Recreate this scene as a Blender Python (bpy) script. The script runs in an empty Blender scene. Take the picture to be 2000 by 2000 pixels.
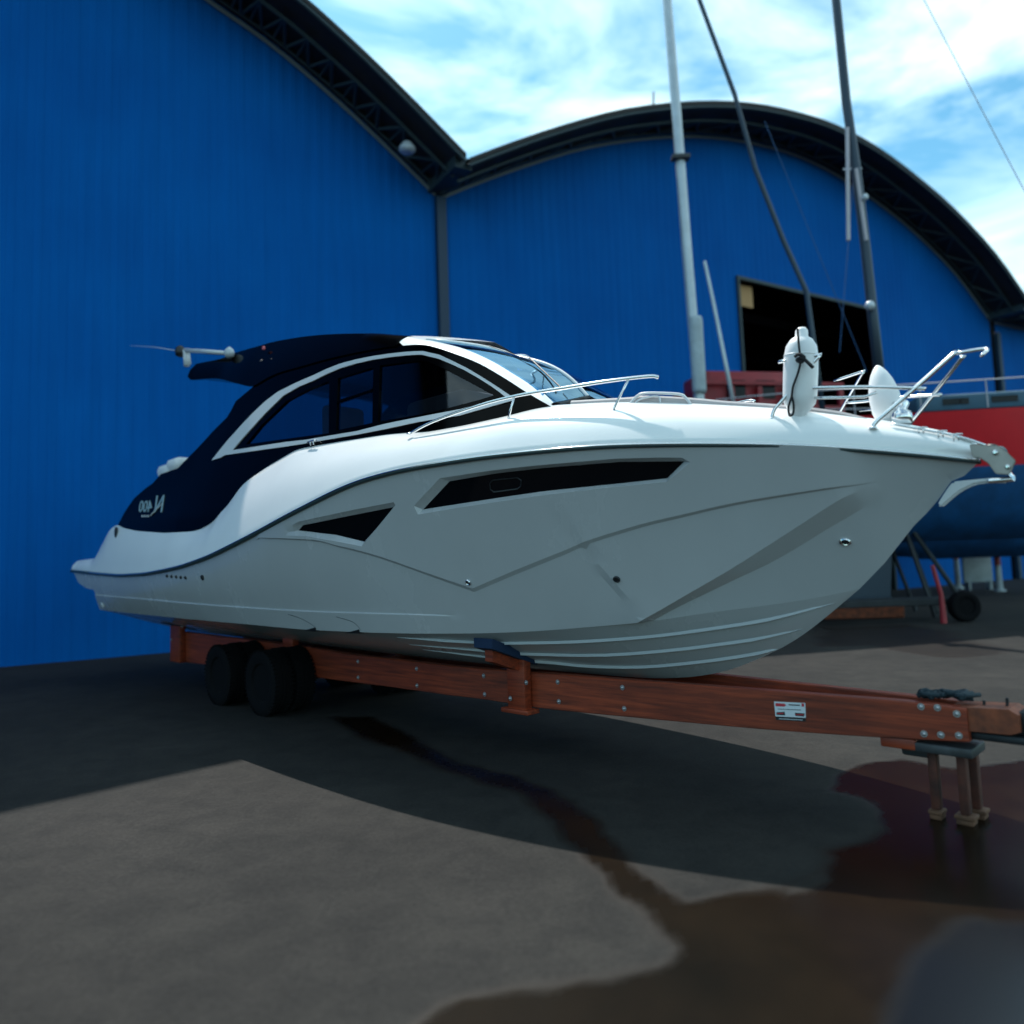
import bpy, bmesh, math, random
import numpy as np
from math import *
from mathutils import Vector, Matrix
from mathutils.geometry import delaunay_2d_cdt
random.seed(4)
sc = bpy.context.scene
COL = sc.collection
# ------------------------------------------------------------------ camera
F = 1500.0; H = 1.78; P = radians(5.0); R = atan(.035); PX, PY = 1000.0, 960.0
f0 = np.array([0, cos(P), sin(P)]); r0 = np.array([1., 0, 0]); u0 = np.cross(r0, f0)
UP = u0*cos(R)+r0*sin(R); RT = r0*cos(R)-u0*sin(R)
CAM = np.array([0, 0, H])
def ray(x, y): return f0*F+RT*(x-PX)+UP*(PY-y)
def ground(x, y, h=0.0):
    d = ray(x, y); t = (h-H)/d[2]; p = CAM+d*t
    return np.array([p[0], p[1], h])
def atdepth(x, y, Y):                     # world point seen at (x, y), Y metres in front along world y
    d = ray(x, y); return CAM+d*(Y/d[1])
cam = bpy.data.cameras.new('camera'); co = bpy.data.objects.new('camera', cam); COL.objects.link(co)
m = Matrix(((RT[0], UP[0], -f0[0], 0), (RT[1], UP[1], -f0[1], 0), (RT[2], UP[2], -f0[2], H), (0, 0, 0, 1)))
co.matrix_world = m
cam.sensor_fit = 'HORIZONTAL'; cam.sensor_width = 36; cam.lens = 36*F/2000
cam.shift_x = 0; cam.shift_y = -(1000-PY)/2000
cam.clip_end = 3000; cam.clip_start = .05
cam.dof.use_dof = True; cam.dof.focus_distance = 6.9
cam.dof.aperture_fstop = (cam.lens/1000)/.046
sc.camera = co
# ------------------------------------------------------------------ helpers
def tag(o, label=None, cat=None, group=None, kind=None):
    for k, v in (('label', label), ('category', cat), ('group', group), ('kind', kind)):
        if v: o[k] = v
    return o
def empty(name, loc, rz, label, cat, group=None):
    o = bpy.data.objects.new(name, None); COL.objects.link(o)
    o.location = loc; o.rotation_euler = (0, 0, rz); o.empty_display_size = .2
    return tag(o, label, cat, group)
def mk(name, vs, fs, mats, parent=None, smooth=False, mi=None, sharp=None, label=None):
    me = bpy.data.meshes.new(name)
    me.from_pydata([tuple(map(float, v)) for v in vs], [], [tuple(f) for f in fs])
    if not isinstance(mats, (list, tuple)): mats = [mats]
    for m_ in mats: me.materials.append(m_)
    if mi is not None:
        for p, i in zip(me.polygons, mi): p.material_index = i
    if smooth:
        for p in me.polygons: p.use_smooth = True
        if smooth is not True: me.set_sharp_from_angle(angle=radians(smooth))
    me.update()
    o = bpy.data.objects.new(name, me); COL.objects.link(o)
    if parent: o.parent = parent
    if label: o['label'] = label
    return o
class MB:
    def __init__(s): s.v = []; s.f = []; s.m = []
    def add(s, vs, fs, mi=0):
        k = len(s.v); s.v += [tuple(v) for v in vs]; s.f += [tuple(i+k for i in f) for f in fs]; s.m += [mi]*len(fs); return s
    def box(s, c, d, mi=0, M=None, bev=0.0):
        x, y, z = [q/2 for q in d]
        if bev > 0:
            b = min(bev, x*.9, y*.9, z*.9); pts = []
            bm = bmesh.new(); bmesh.ops.create_cube(bm, size=1)
            for v in bm.verts: v.co = Vector((v.co.x*2*x, v.co.y*2*y, v.co.z*2*z))
            bmesh.ops.bevel(bm, geom=list(bm.edges), offset=b, segments=2, affect='EDGES', profile=.5)
            bm.verts.index_update()
            vs = [v.co.copy() for v in bm.verts]; fs = [[v.index for v in f.verts] for f in bm.faces]; bm.free()
        else:
            vs = [Vector((i*x, j*y, k*z)) for i in (-1, 1) for j in (-1, 1) for k in (-1, 1)]
            fs = [(0, 1, 3, 2), (4, 6, 7, 5), (0, 4, 5, 1), (2, 3, 7, 6), (0, 2, 6, 4), (1, 5, 7, 3)]
        if M is not None: vs = [M @ v for v in vs]
        c = Vector(c); return s.add([v+c for v in vs], fs, mi)
    def tube(s, pts, r, n=8, mi=0, cap=True):
        pts = [Vector(p) for p in pts]; rs = r if isinstance(r, (list, tuple)) else [r]*len(pts)
        T = []
        for i in range(len(pts)):
            a = pts[max(i-1, 0)]; b = pts[min(i+1, len(pts)-1)]; t = (b-a)
            T.append(t.normalized() if t.length > 1e-9 else Vector((0, 0, 1)))
        up = Vector((0, 0, 1)) if abs(T[0].z) < .9 else Vector((1, 0, 0))
        N = (up-T[0]*up.dot(T[0])).normalized(); vs = []
        for i, p in enumerate(pts):
            N = (N-T[i]*N.dot(T[i])).normalized(); B = T[i].cross(N)
            for k in range(n):
                a = 2*pi*k/n; vs.append(p+(N*cos(a)+B*sin(a))*rs[i])
        fs = [(i*n+k, i*n+(k+1) % n, (i+1)*n+(k+1) % n, (i+1)*n+k) for i in range(len(pts)-1) for k in range(n)]
        if cap: fs += [tuple(range(n))[::-1], tuple(range((len(pts)-1)*n, len(pts)*n))]
        return s.add(vs, fs, mi)
    def lathe(s, prof, c, axis='z', n=24, mi=0, M=None):
        vs = []
        for (r, h) in prof:
            for k in range(n):
                a = 2*pi*k/n; p = Vector((r*cos(a), r*sin(a), h))
                if axis == 'y': p = Vector((p.x, p.z, p.y))
                if axis == 'x': p = Vector((p.z, p.x, p.y))
                if M is not None: p = M @ p
                vs.append(p+Vector(c))
        fs = [(i*n+k, i*n+(k+1) % n, (i+1)*n+(k+1) % n, (i+1)*n+k) for i in range(len(prof)-1) for k in range(n)]
        fs += [tuple(range(n))[::-1], tuple(range((len(prof)-1)*n, len(prof)*n))]
        return s.add(vs, fs, mi)
    def grid(s, rows, mi=0, flip=False):
        n = len(rows[0]); vs = [p for r_ in rows for p in r_]
        fs = [(i*n+k, i*n+k+1, (i+1)*n+k+1, (i+1)*n+k) for i in range(len(rows)-1) for k in range(n-1)]
        if flip: fs = [f[::-1] for f in fs]
        return s.add(vs, fs, mi)
    def build(s, name, mats, parent=None, smooth=False, label=None):
        return mk(name, s.v, s.f, mats, parent, smooth, s.m, label=label)
def spline(pts, n=8):                      # Catmull-Rom through points (any dimension)
    p = [np.array(q, float) for q in pts]; out = []
    for i in range(len(p)-1):
        a = p[i-1] if i else 2*p[0]-p[1]; b = p[i]; c = p[i+1]; d = p[i+2] if i+2 < len(p) else 2*p[-1]-p[-2]
        for k in range(n):
            t = k/n
            out.append(.5*((2*b)+(c-a)*t+(2*a-5*b+4*c-d)*t*t+(3*b-a-3*c+d)*t**3))
    out.append(p[-1]); return out
# ------------------------------------------------------------------ materials
def mat(name, base=(.5, .5, .5), rough=.5, metal=0.0, coat=0.0, spec=.5, var=0.0, vscale=3.0, bump=0.0, bscale=30.0, trans=0.0, col2=None, stretch=(1, 1, 1), rvar=0.0):
    M = bpy.data.materials.new(name); M.use_nodes = True; nt = M.node_tree; N = nt.nodes; L = nt.links
    b = N['Principled BSDF']
    b.inputs['Base Color'].default_value = (*base, 1); b.inputs['Roughness'].default_value = rough
    b.inputs['Metallic'].default_value = metal; b.inputs['Coat Weight'].default_value = coat
    b.inputs['Coat Roughness'].default_value = .05
    b.inputs['Specular IOR Level'].default_value = spec
    b.inputs['Transmission Weight'].default_value = trans
    tc = N.new('ShaderNodeTexCoord'); mp = N.new('ShaderNodeMapping'); mp.inputs['Scale'].default_value = stretch
    L.new(tc.outputs['Object'], mp.inputs[0])
    if var > 0 or col2:
        n = N.new('ShaderNodeTexNoise'); n.inputs['Scale'].default_value = vscale; n.inputs['Detail'].default_value = 8; n.inputs['Roughness'].default_value = .6
        L.new(mp.outputs[0], n.inputs['Vector'])
        cr = N.new('ShaderNodeValToRGB'); e = cr.color_ramp.elements
        c2 = col2 if col2 else tuple(c*(1-var) for c in base); c1 = base if col2 else tuple(min(1, c*(1+var*.6)) for c in base)
        e[0].position = .32; e[0].color = (*c2, 1); e[1].position = .68; e[1].color = (*c1, 1)
        L.new(n.outputs['Fac'], cr.inputs[0]); L.new(cr.outputs[0], b.inputs['Base Color'])
        if rvar > 0:
            mr = N.new('ShaderNodeMapRange'); mr.inputs[3].default_value = max(.02, rough-rvar); mr.inputs[4].default_value = min(1, rough+rvar)
            L.new(n.outputs['Fac'], mr.inputs[0]); L.new(mr.outputs[0], b.inputs['Roughness'])
    if bump > 0:
        n2 = N.new('ShaderNodeTexNoise'); n2.inputs['Scale'].default_value = bscale; n2.inputs['Detail'].default_value = 5
        L.new(mp.outputs[0], n2.inputs['Vector'])
        bp = N.new('ShaderNodeBump'); bp.inputs['Strength'].default_value = bump; bp.inputs['Distance'].default_value = .01
        L.new(n2.outputs['Fac'], bp.inputs['Height']); L.new(bp.outputs[0], b.inputs['Normal'])
    return M
M = {}
M['hull'] = mat('hull_grey_gelcoat', (.42, .44, .455), .26, coat=.3, var=.07, vscale=.8, stretch=(1, 1, .5), rvar=.08)
M['hull_skylit'] = mat('skylit_strake_gelcoat', (.5, .55, .58), .35)  # hull gelcoat painted paler for the sky the strakes catch
M['white'] = mat('white_gelcoat', (.82, .84, .84), .22, coat=.3, var=.02, vscale=2)
M['black'] = mat('black_gelcoat', (.0008, .0009, .0014), .09, coat=.0, spec=.05)
M['trim'] = mat('pale_trim', (.62, .64, .66), .3)
M['rub'] = mat('rub_rail_rubber', (.03, .055, .06), .35)
M['boltsteel'] = mat('galvanised_bolt', (.42, .42, .43), .4, metal=.8)
M['emblem'] = mat('emblem_silver', (.30, .42, .46), .3)
M['legrust'] = mat('dark_rusty_leg', (.10, .026, .014), .75, var=.4, vscale=9, bump=.3, col2=(.03, .010, .007))
M['plate'] = mat('brushed_steel_plate', (.40, .37, .34), .45, metal=.6, var=.15, vscale=6)
M['steel'] = mat('polished_steel', (.75, .76, .77), .13, metal=1)
M['chrome'] = mat('chrome', (.8, .8, .8), .08, metal=1)
M['cush'] = mat('grey_cushion', (.42, .40, .41), .7, bump=.2)
M['fender'] = mat('fender_vinyl', (.78, .79, .80), .38, var=.04, vscale=8, bump=.05, bscale=12)
M['rope'] = mat('black_rope', (.008, .008, .01), .8, bump=.4, bscale=80)
M['rubber'] = mat('tyre_rubber', (.004, .0044, .0055), .85, spec=.12, bump=.3, bscale=40)
M['rim'] = mat('wheel_rim', (.014, .014, .017), .55, metal=.2, var=.3)
M['carpet'] = mat('blue_carpet', (.006, .025, .07), .95, bump=.6, bscale=90)
M['rust'] = mat('rusty_steel', (.30, .075, .028), .7, var=.5, vscale=9, bump=.3, col2=(.09, .026, .014))
M['darksteel'] = mat('dark_steel', (.03, .035, .04), .55, metal=.6, var=.3)
M['greysteel'] = mat('grey_painted_steel', (.055, .06, .065), .5, metal=.3, var=.4, vscale=9)
M['concrete_block'] = mat('timber_pad', (.12, .055, .028), .8, var=.4, vscale=12, bump=.4)
M['sticker'] = mat('sticker_white', (.62, .68, .72), .4)
M['stickerred'] = mat('sticker_red', (.5, .03, .05), .4)
M['stickerblack'] = mat('sticker_black', (.01, .012, .015), .4)
M['red'] = mat('red_topsides', (.62, .010, .02), .35, var=.12, vscale=1.0)
M['redframe'] = mat('red_painted_steel', (.28, .01, .018), .5, var=.3)
M['antifoul'] = mat('blue_antifouling', (.004, .075, .22), .6, var=.3, vscale=2.5)
M['deckteal'] = mat('blue_grey_deck', (.03, .09, .14), .6, var=.2)
M['mastwhite'] = mat('silver_mast', (.52, .58, .62), .35, metal=.3, var=.1)
M['mastdark'] = mat('dark_mast', (.03, .05, .075), .4, metal=.3)
M['wire'] = mat('stay_wire', (.45, .42, .45), .5, metal=.3)
M['drumwhite'] = mat('dirty_white_plastic', (.42, .5, .54), .5, var=.2)
M['drumred'] = mat('faded_red_plastic', (.4, .06, .06), .5, var=.2)
M['tan'] = mat('tan_board', (.45, .25, .10), .7)
M['interior'] = mat('cabin_lining', (.30, .27, .26), .6, var=.1)
M['headlight'] = mat('clear_lamp', (.45, .5, .55), .2, coat=.3)
M['redmark'] = mat('red_lens', (.6, .12, .14), .3)
M['hazed_foliage'] = mat('hazed_hill_foliage', (.13, .13, .12), .9, var=.5, vscale=4)  # distance haze mixed into the foliage colour as a paler grey
def glassmat(name, tint, refl, rough=.02, gl_=(.9, .95, 1)):
    G = bpy.data.materials.new(name); G.use_nodes = True; nt = G.node_tree; N = nt.nodes; L = nt.links
    N.remove(N['Principled BSDF']); out = N['Material Output']
    t = N.new('ShaderNodeBsdfTransparent'); t.inputs[0].default_value = (*tint, 1)
    g = N.new('ShaderNodeBsdfGlossy'); g.inputs['Roughness'].default_value = rough; g.inputs['Color'].default_value = (*gl_, 1)
    fr = N.new('ShaderNodeFresnel'); fr.inputs[0].default_value = 1.5
    mx = N.new('ShaderNodeMixShader'); ad = N.new('ShaderNodeMath'); ad.operation = 'ADD'; ad.use_clamp = True; ad.inputs[1].default_value = refl; L.new(fr.outputs[0], ad.inputs[0]); L.new(ad.outputs[0], mx.inputs[0]); L.new(t.outputs[0], mx.inputs[1]); L.new(g.outputs[0], mx.inputs[2])
    L.new(mx.outputs[0], out.inputs[0]); return G
M['glass'] = glassmat('tinted_cabin_glass', (.16, .19, .24), 0.0)
M['wglass'] = glassmat('windshield_glass', (.40, .72, .9), .16, .02, (.45, .75, 1))
M['hglass'] = mat('dark_hull_glass', (.002, .003, .005), .04, spec=.2)
# painted wood beams of the trailer: long grain along local x
def woodmat():
    W = bpy.data.materials.new('red_stained_timber'); W.use_nodes = True; nt = W.node_tree; N = nt.nodes; L = nt.links; b = N['Principled BSDF']
    tc = N.new('ShaderNodeTexCoord'); mp = N.new('ShaderNodeMapping'); mp.inputs['Scale'].default_value = (1.0, 10, 26)
    n = N.new('ShaderNodeTexNoise'); n.inputs['Scale'].default_value = 1.4; n.inputs['Detail'].default_value = 10; n.inputs['Roughness'].default_value = .65; n.inputs['Distortion'].default_value = .4
    n2 = N.new('ShaderNodeTexNoise'); n2.inputs['Scale'].default_value = .9; n2.inputs['Detail'].default_value = 4
    L.new(tc.outputs['Object'], mp.inputs[0]); L.new(mp.outputs[0], n.inputs['Vector']); L.new(tc.outputs['Object'], n2.inputs['Vector'])
    cr = N.new('ShaderNodeValToRGB'); e = cr.color_ramp.elements; e[0].position = .3; e[0].color = (.09, .015, .006, 1); e[1].position = .72; e[1].color = (.40, .066, .020, 1)
    e2 = cr.color_ramp.elements.new(.52); e2.color = (.25, .038, .012, 1)
    L.new(n.outputs['Fac'], cr.inputs[0])
    mx = N.new('ShaderNodeMix'); mx.data_type = 'RGBA'; mx.blend_type = 'MULTIPLY'; mx.inputs[0].default_value = .5
    cr2 = N.new('ShaderNodeValToRGB'); cr2.color_ramp.elements[0].position = .35; cr2.color_ramp.elements[0].color = (.4, .35, .35, 1); cr2.color_ramp.elements[1].position = .6
    L.new(n2.outputs['Fac'], cr2.inputs[0]); L.new(cr.outputs[0], mx.inputs[6]); L.new(cr2.outputs[0], mx.inputs[7]); L.new(mx.outputs[2], b.inputs['Base Color'])
    b.inputs['Roughness'].default_value = .5
    bp = N.new('ShaderNodeBump'); bp.inputs['Strength'].default_value = .25; bp.inputs['Distance'].default_value = .004; L.new(n.outputs['Fac'], bp.inputs['Height']); L.new(bp.outputs[0], b.inputs['Normal'])
    return W
M['wood'] = woodmat()
# corrugated blue sheet metal (corrugation modelled in bump, panel to panel tone)
def bluemat():
    W = bpy.data.materials.new('blue_sheet_metal'); W.use_nodes = True; nt = W.node_tree; N = nt.nodes; L = nt.links; b = N['Principled BSDF']
    tc = N.new('ShaderNodeTexCoord')
    n = N.new('ShaderNodeTexNoise'); n.inputs['Scale'].default_value = .35; n.inputs['Detail'].default_value = 6
    mp = N.new('ShaderNodeMapping'); mp.inputs['Scale'].default_value = (5, 1, .25)
    n3 = N.new('ShaderNodeTexNoise'); n3.inputs['Scale'].default_value = 1.2; n3.inputs['Detail'].default_value = 5
    L.new(tc.outputs['Object'], mp.inputs[0]); L.new(mp.outputs[0], n3.inputs['Vector']); L.new(tc.outputs['Object'], n.inputs['Vector'])
    cr = N.new('ShaderNodeValToRGB'); e = cr.color_ramp.elements; e[0].position = .3; e[0].color = (.0006, .090, .36, 1); e[1].position = .7; e[1].color = (.0007, .112, .42, 1)
    L.new(n.outputs['Fac'], cr.inputs[0])
    cr3 = N.new('ShaderNodeValToRGB'); e = cr3.color_ramp.elements; e[0].position = .3; e[0].color = (.89, .89, .89, 1); e[1].position = .65; e[1].color = (1, 1, 1, 1)
    L.new(n3.outputs['Fac'], cr3.inputs[0])
    mx = N.new('ShaderNodeMix'); mx.data_type = 'RGBA'; mx.blend_type = 'MULTIPLY'; mx.inputs[0].default_value = 1
    L.new(cr.outputs[0], mx.inputs[6]); L.new(cr3.outputs[0], mx.inputs[7]); L.new(mx.outputs[2], b.inputs['Base Color'])
    b.inputs['Roughness'].default_value = .7; b.inputs['Specular IOR Level'].default_value = .04
    return W
M['blue'] = bluemat()
M['roofdark'] = mat('dark_roof_sheet', (.016, .013, .014), .7, var=.4, vscale=1.5)
M['truss'] = mat('truss_steel', (.03, .052, .062), .6, metal=.2)
M['column'] = mat('dark_blue_column', (.004, .03, .07), .6)
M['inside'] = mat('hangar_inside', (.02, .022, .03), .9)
M['gutter'] = mat('grey_gutter', (.16, .2, .22), .6)
# ------------------------------------------------------------------ ground with wet stains
Jp = ground(1870, 1600); Wp = ground(520, 1405)
ang = atan2(Jp[1]-Wp[1], Jp[0]-Wp[0])-asin(1.2/np.linalg.norm(Jp-Wp))
U = np.array([cos(ang), sin(ang), 0]); NB = np.array([sin(ang), -cos(ang), 0])     # NB points to the near side
BO = Jp-U*12.6; BO[2] = 0
stream = [(640, 1400), (700, 1437), (790, 1470), (860, 1500), (940, 1530), (1010, 1548), (1060, 1590), (1110, 1650), (1160, 1700), (1230, 1765), (1290, 1820),
          (1330, 1850), (1300, 1880), (1180, 1905), (1000, 1930), (860, 1960), (700, 2100), (2300, 2100), (2300, 1480), (2050, 1478), (1860, 1500), (1760, 1480), (1690, 1490),
          (1640, 1510), (1615, 1545), (1680, 1560), (1712, 1590), (1718, 1620), (1700, 1645), (1650, 1655), (1585, 1662), (1625, 1672), (1600, 1695), (1570, 1715), (1540, 1730),
          (1470, 1742), (1400, 1748), (1340, 1762), (1300, 1735), (1250, 1700), (1215, 1665), (1180, 1620), (1140, 1580), (1080, 1545), (1000, 1515), (900, 1490), (850, 1468), (790, 1430), (720, 1400)]
isl = [(1535, 1745), (1560, 1720), (1605, 1708), (1612, 1718), (1570, 1738)]
dry = [(1750, 1960), (1790, 1880), (1850, 1805), (1900, 1795), (1960, 1808), (2300, 1830), (2300, 2100), (1700, 2100)]
side = [(1600, 1225), (1750, 1215), (1830, 1235), (1900, 1250), (1960, 1270), (1900, 1290), (1800, 1285), (1700, 1262), (1600, 1262)]
def gpoly(px): return [tuple(ground(*p)[:2]) for p in px]
def sdist(poly, X, Y):
    Pn = np.array(poly); d2 = np.full(X.shape, 1e9); ins = np.zeros(X.shape, bool)
    for i in range(len(Pn)):
        a = Pn[i]; b = Pn[(i+1) % len(Pn)]; ab = b-a
        t = np.clip(((X-a[0])*ab[0]+(Y-a[1])*ab[1])/(ab@ab), 0, 1)
        d2 = np.minimum(d2, (X-a[0]-t*ab[0])**2+(Y-a[1]-t*ab[1])**2)
        c = ((a[1] > Y) != (b[1] > Y)); 
        if b[1] != a[1]:
            xi = (b[0]-a[0])*(Y-a[1])/(b[1]-a[1])+a[0]; ins ^= (c & (X < xi))
    return np.where(ins, -1, 1)*np.sqrt(d2)
def axis(lo, hi, dlo, dhi, st, far):
    a = list(np.arange(dlo, dhi, st)); s = st; x = dlo
    pre = []
    while x > -far: s *= 1.35; x -= s; pre.append(x)
    x = a[-1]; s = st; post = []
    while x < far: s *= 1.35; x += s; post.append(x)
    return np.array(pre[::-1]+a+post)
gx = axis(0, 0, -4, 7, .055, 900); gy = axis(0, 0, 2.2, 14, .06, 900)
X, Y = np.meshgrid(gx, gy)
rs = np.random.RandomState(2)
def wob(X, Y, s): return .5*np.sin(X*s+1.3*np.sin(Y*s*.7+1))+.5*np.sin(Y*s*1.3+1.7*np.sin(X*s*.9))
wd = sdist(gpoly(stream), X, Y)
wd = wd+.025*wob(X, Y, 9)+.012*wob(X, Y, 23)
wd = np.maximum(wd, -sdist(gpoly(isl), X, Y))
wet = np.clip(.5-wd/.10, 0, 1)
sd = sdist(gpoly(side), X, Y)+.2*wob(X, Y, 2.1); wet = np.maximum(wet, np.clip(.5-sd/.3, 0, 1)*.6)
dr = np.clip(.5-(sdist(gpoly(dry), X, Y)+.02*wob(X, Y, 7))/.10, 0, 1)
pool = wet*(1-dr)
ny, nx = X.shape
gv = np.stack([X.ravel(), Y.ravel(), np.zeros(X.size)], 1)
idx = np.arange(ny*nx).reshape(ny, nx)
gf = np.stack([idx[:-1, :-1].ravel(), idx[:-1, 1:].ravel(), idx[1:, 1:].ravel(), idx[1:, :-1].ravel()], 1)
me = bpy.data.meshes.new('ground'); me.from_pydata(gv.tolist(), [], gf.tolist())
at = me.attributes.new('wet', 'FLOAT', 'POINT'); at.data.foreach_set('value', pool.ravel().astype(np.float32))
at = me.attributes.new('film', 'FLOAT', 'POINT'); at.data.foreach_set('value', (wet*dr).ravel().astype(np.float32))
go = bpy.data.objects.new('ground', me); COL.objects.link(go); tag(go, 'dark concrete yard with brown wet stains', None, None, 'structure')
G = bpy.data.materials.new('yard_concrete'); G.use_nodes = True; nt = G.node_tree; N = nt.nodes; L = nt.links; b = N['Principled BSDF']; me.materials.append(G)
tc = N.new('ShaderNodeTexCoord')
def noise(s, d=6, r=.6, dist=0):
    n = N.new('ShaderNodeTexNoise'); n.inputs['Scale'].default_value = s; n.inputs['Detail'].default_value = d; n.inputs['Roughness'].default_value = r; n.inputs['Distortion'].default_value = dist
    L.new(tc.outputs['Object'], n.inputs['Vector']); return n
def ramp(src, stops):
    c = N.new('ShaderNodeValToRGB'); el = c.color_ramp.elements
    el[0].position, el[0].color = stops[0][0], (*stops[0][1], 1); el[1].position, el[1].color = stops[-1][0], (*stops[-1][1], 1)
    for p, q in stops[1:-1]: e = el.new(p); e.color = (*q, 1)
    L.new(src, c.inputs[0]); return c
def mix(kind, fac, a, bb):
    x = N.new('ShaderNodeMix'); x.data_type = 'RGBA'; x.blend_type = kind
    for s_, v in ((0, fac), (6, a), (7, bb)):
        if isinstance(v, (int, float)): x.inputs[s_].default_value = v
        elif isinstance(v, tuple): x.inputs[s_].default_value = v
        else: L.new(v, x.inputs[s_])
    return x.outputs[2]
c1 = ramp(noise(.45, 7, .62).outputs['Fac'], [(.3, (.017, .0165, .0158)), (.5, (.023, .022, .0206)), (.72, (.032, .030, .0275))])
c2 = ramp(noise(35, 8, .7).outputs['Fac'], [(.25, (.58, .58, .58)), (.75, (1.38, 1.38, 1.38))])
c3 = ramp(noise(3.2, 6, .7, .5).outputs['Fac'], [(.35, (.74, .75, .76)), (.6, (1.08, 1.07, 1.05))])
base = mix('MULTIPLY', 1.0, mix('MULTIPLY', 1.0, c1.outputs[0], c2.outputs[0]), c3.outputs[0])
aw = N.new('ShaderNodeAttribute'); aw.attribute_name = 'wet'; af = N.new('ShaderNodeAttribute'); af.attribute_name = 'film'; awf = N.new('ShaderNodeMath'); awf.operation = 'ADD'; awf.use_clamp = True; L.new(aw.outputs['Fac'], awf.inputs[0]); L.new(af.outputs['Fac'], awf.inputs[1])
wetc = ramp(noise(1.1, 5).outputs['Fac'], [(.35, (.005, .0030, .0014)), (.65, (.012, .0070, .0032))])
b1 = mix('MIX', aw.outputs['Fac'], base, wetc.outputs[0])
b2 = mix('MIX', af.outputs['Fac'], b1, (.007, .008, .010, 1))
L.new(b2, b.inputs['Base Color'])
mr = N.new('ShaderNodeMapRange'); mr.inputs[3].default_value = .88; mr.inputs[4].default_value = .24; L.new(awf.outputs[0], mr.inputs[0]); 
mr2 = N.new('ShaderNodeMath'); mr2.operation = 'MULTIPLY_ADD'; mr2.inputs[1].default_value = -.03; L.new(af.outputs['Fac'], mr2.inputs[0]); L.new(mr.outputs[0], mr2.inputs[2])
L.new(mr2.outputs[0], b.inputs['Roughness']); b.inputs['Specular IOR Level'].default_value = .17
iv = N.new('ShaderNodeMath'); iv.operation = 'SUBTRACT'; iv.inputs[0].default_value = 1.0; L.new(awf.outputs[0], iv.inputs[1])
im = N.new('ShaderNodeMath'); im.operation = 'MULTIPLY_ADD'; im.inputs[1].default_value = .35; im.inputs[2].default_value = .03; L.new(iv.outputs[0], im.inputs[0])
bp = N.new('ShaderNodeBump'); bp.inputs['Distance'].default_value = .01; L.new(im.outputs[0], bp.inputs['Strength']); L.new(noise(60, 8, .7).outputs['Fac'], bp.inputs['Height']); L.new(bp.outputs[0], b.inputs['Normal'])
# ------------------------------------------------------------------ hangars
HA = ground(0, 1303); TH = radians(32)
HD = np.array([cos(TH), sin(TH), 0]); HN = np.array([HD[1], -HD[0], 0])           # along the facade, towards the camera
def hang_hit(x, y, off=0.0):
    r = ray(x, y); Q = HA+HN*off; t = ((Q-CAM)@HN)/(r@HN); p = CAM+r*t
    return float((p-HA)@HD), float(p[2])
arcR = spline([(9.95, 12.0), (11.16, 12.72), (13.0, 13.75), (15.4, 14.95), (18.3, 16.05), (21.0, 16.8), (23.5, 17.2), (25.8, 17.35), (28.4, 17.15), (31.0, 16.6), (33.7, 15.8), (36.8, 14.45), (39.6, 12.6)], 3)
arcL = spline([(-30, 12.45), (-26, 14.9), (-22, 16.9), (-18, 18.4), (-14, 19.2), (-10, 19.4), (-6, 18.9), (-3, 18.2), (-.5, 17.4), (1.8, 16.5), (4.02, 15.54), (4.83, 15.22), (5.68, 14.82), (6.56, 14.32), (7.48, 13.75), (8.44, 13.1), (9.85, 12.1)], 3)  # unseen left part raised taller so its shadow reaches further across the yard
arcT = spline([(40.1, 12.55), (43, 12.6), (48, 12.75), (53, 12.9), (58, 13.1), (63, 13.0), (69, 12.5)], 3)
OVER = 1.9; DEPTH = 34.0
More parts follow.
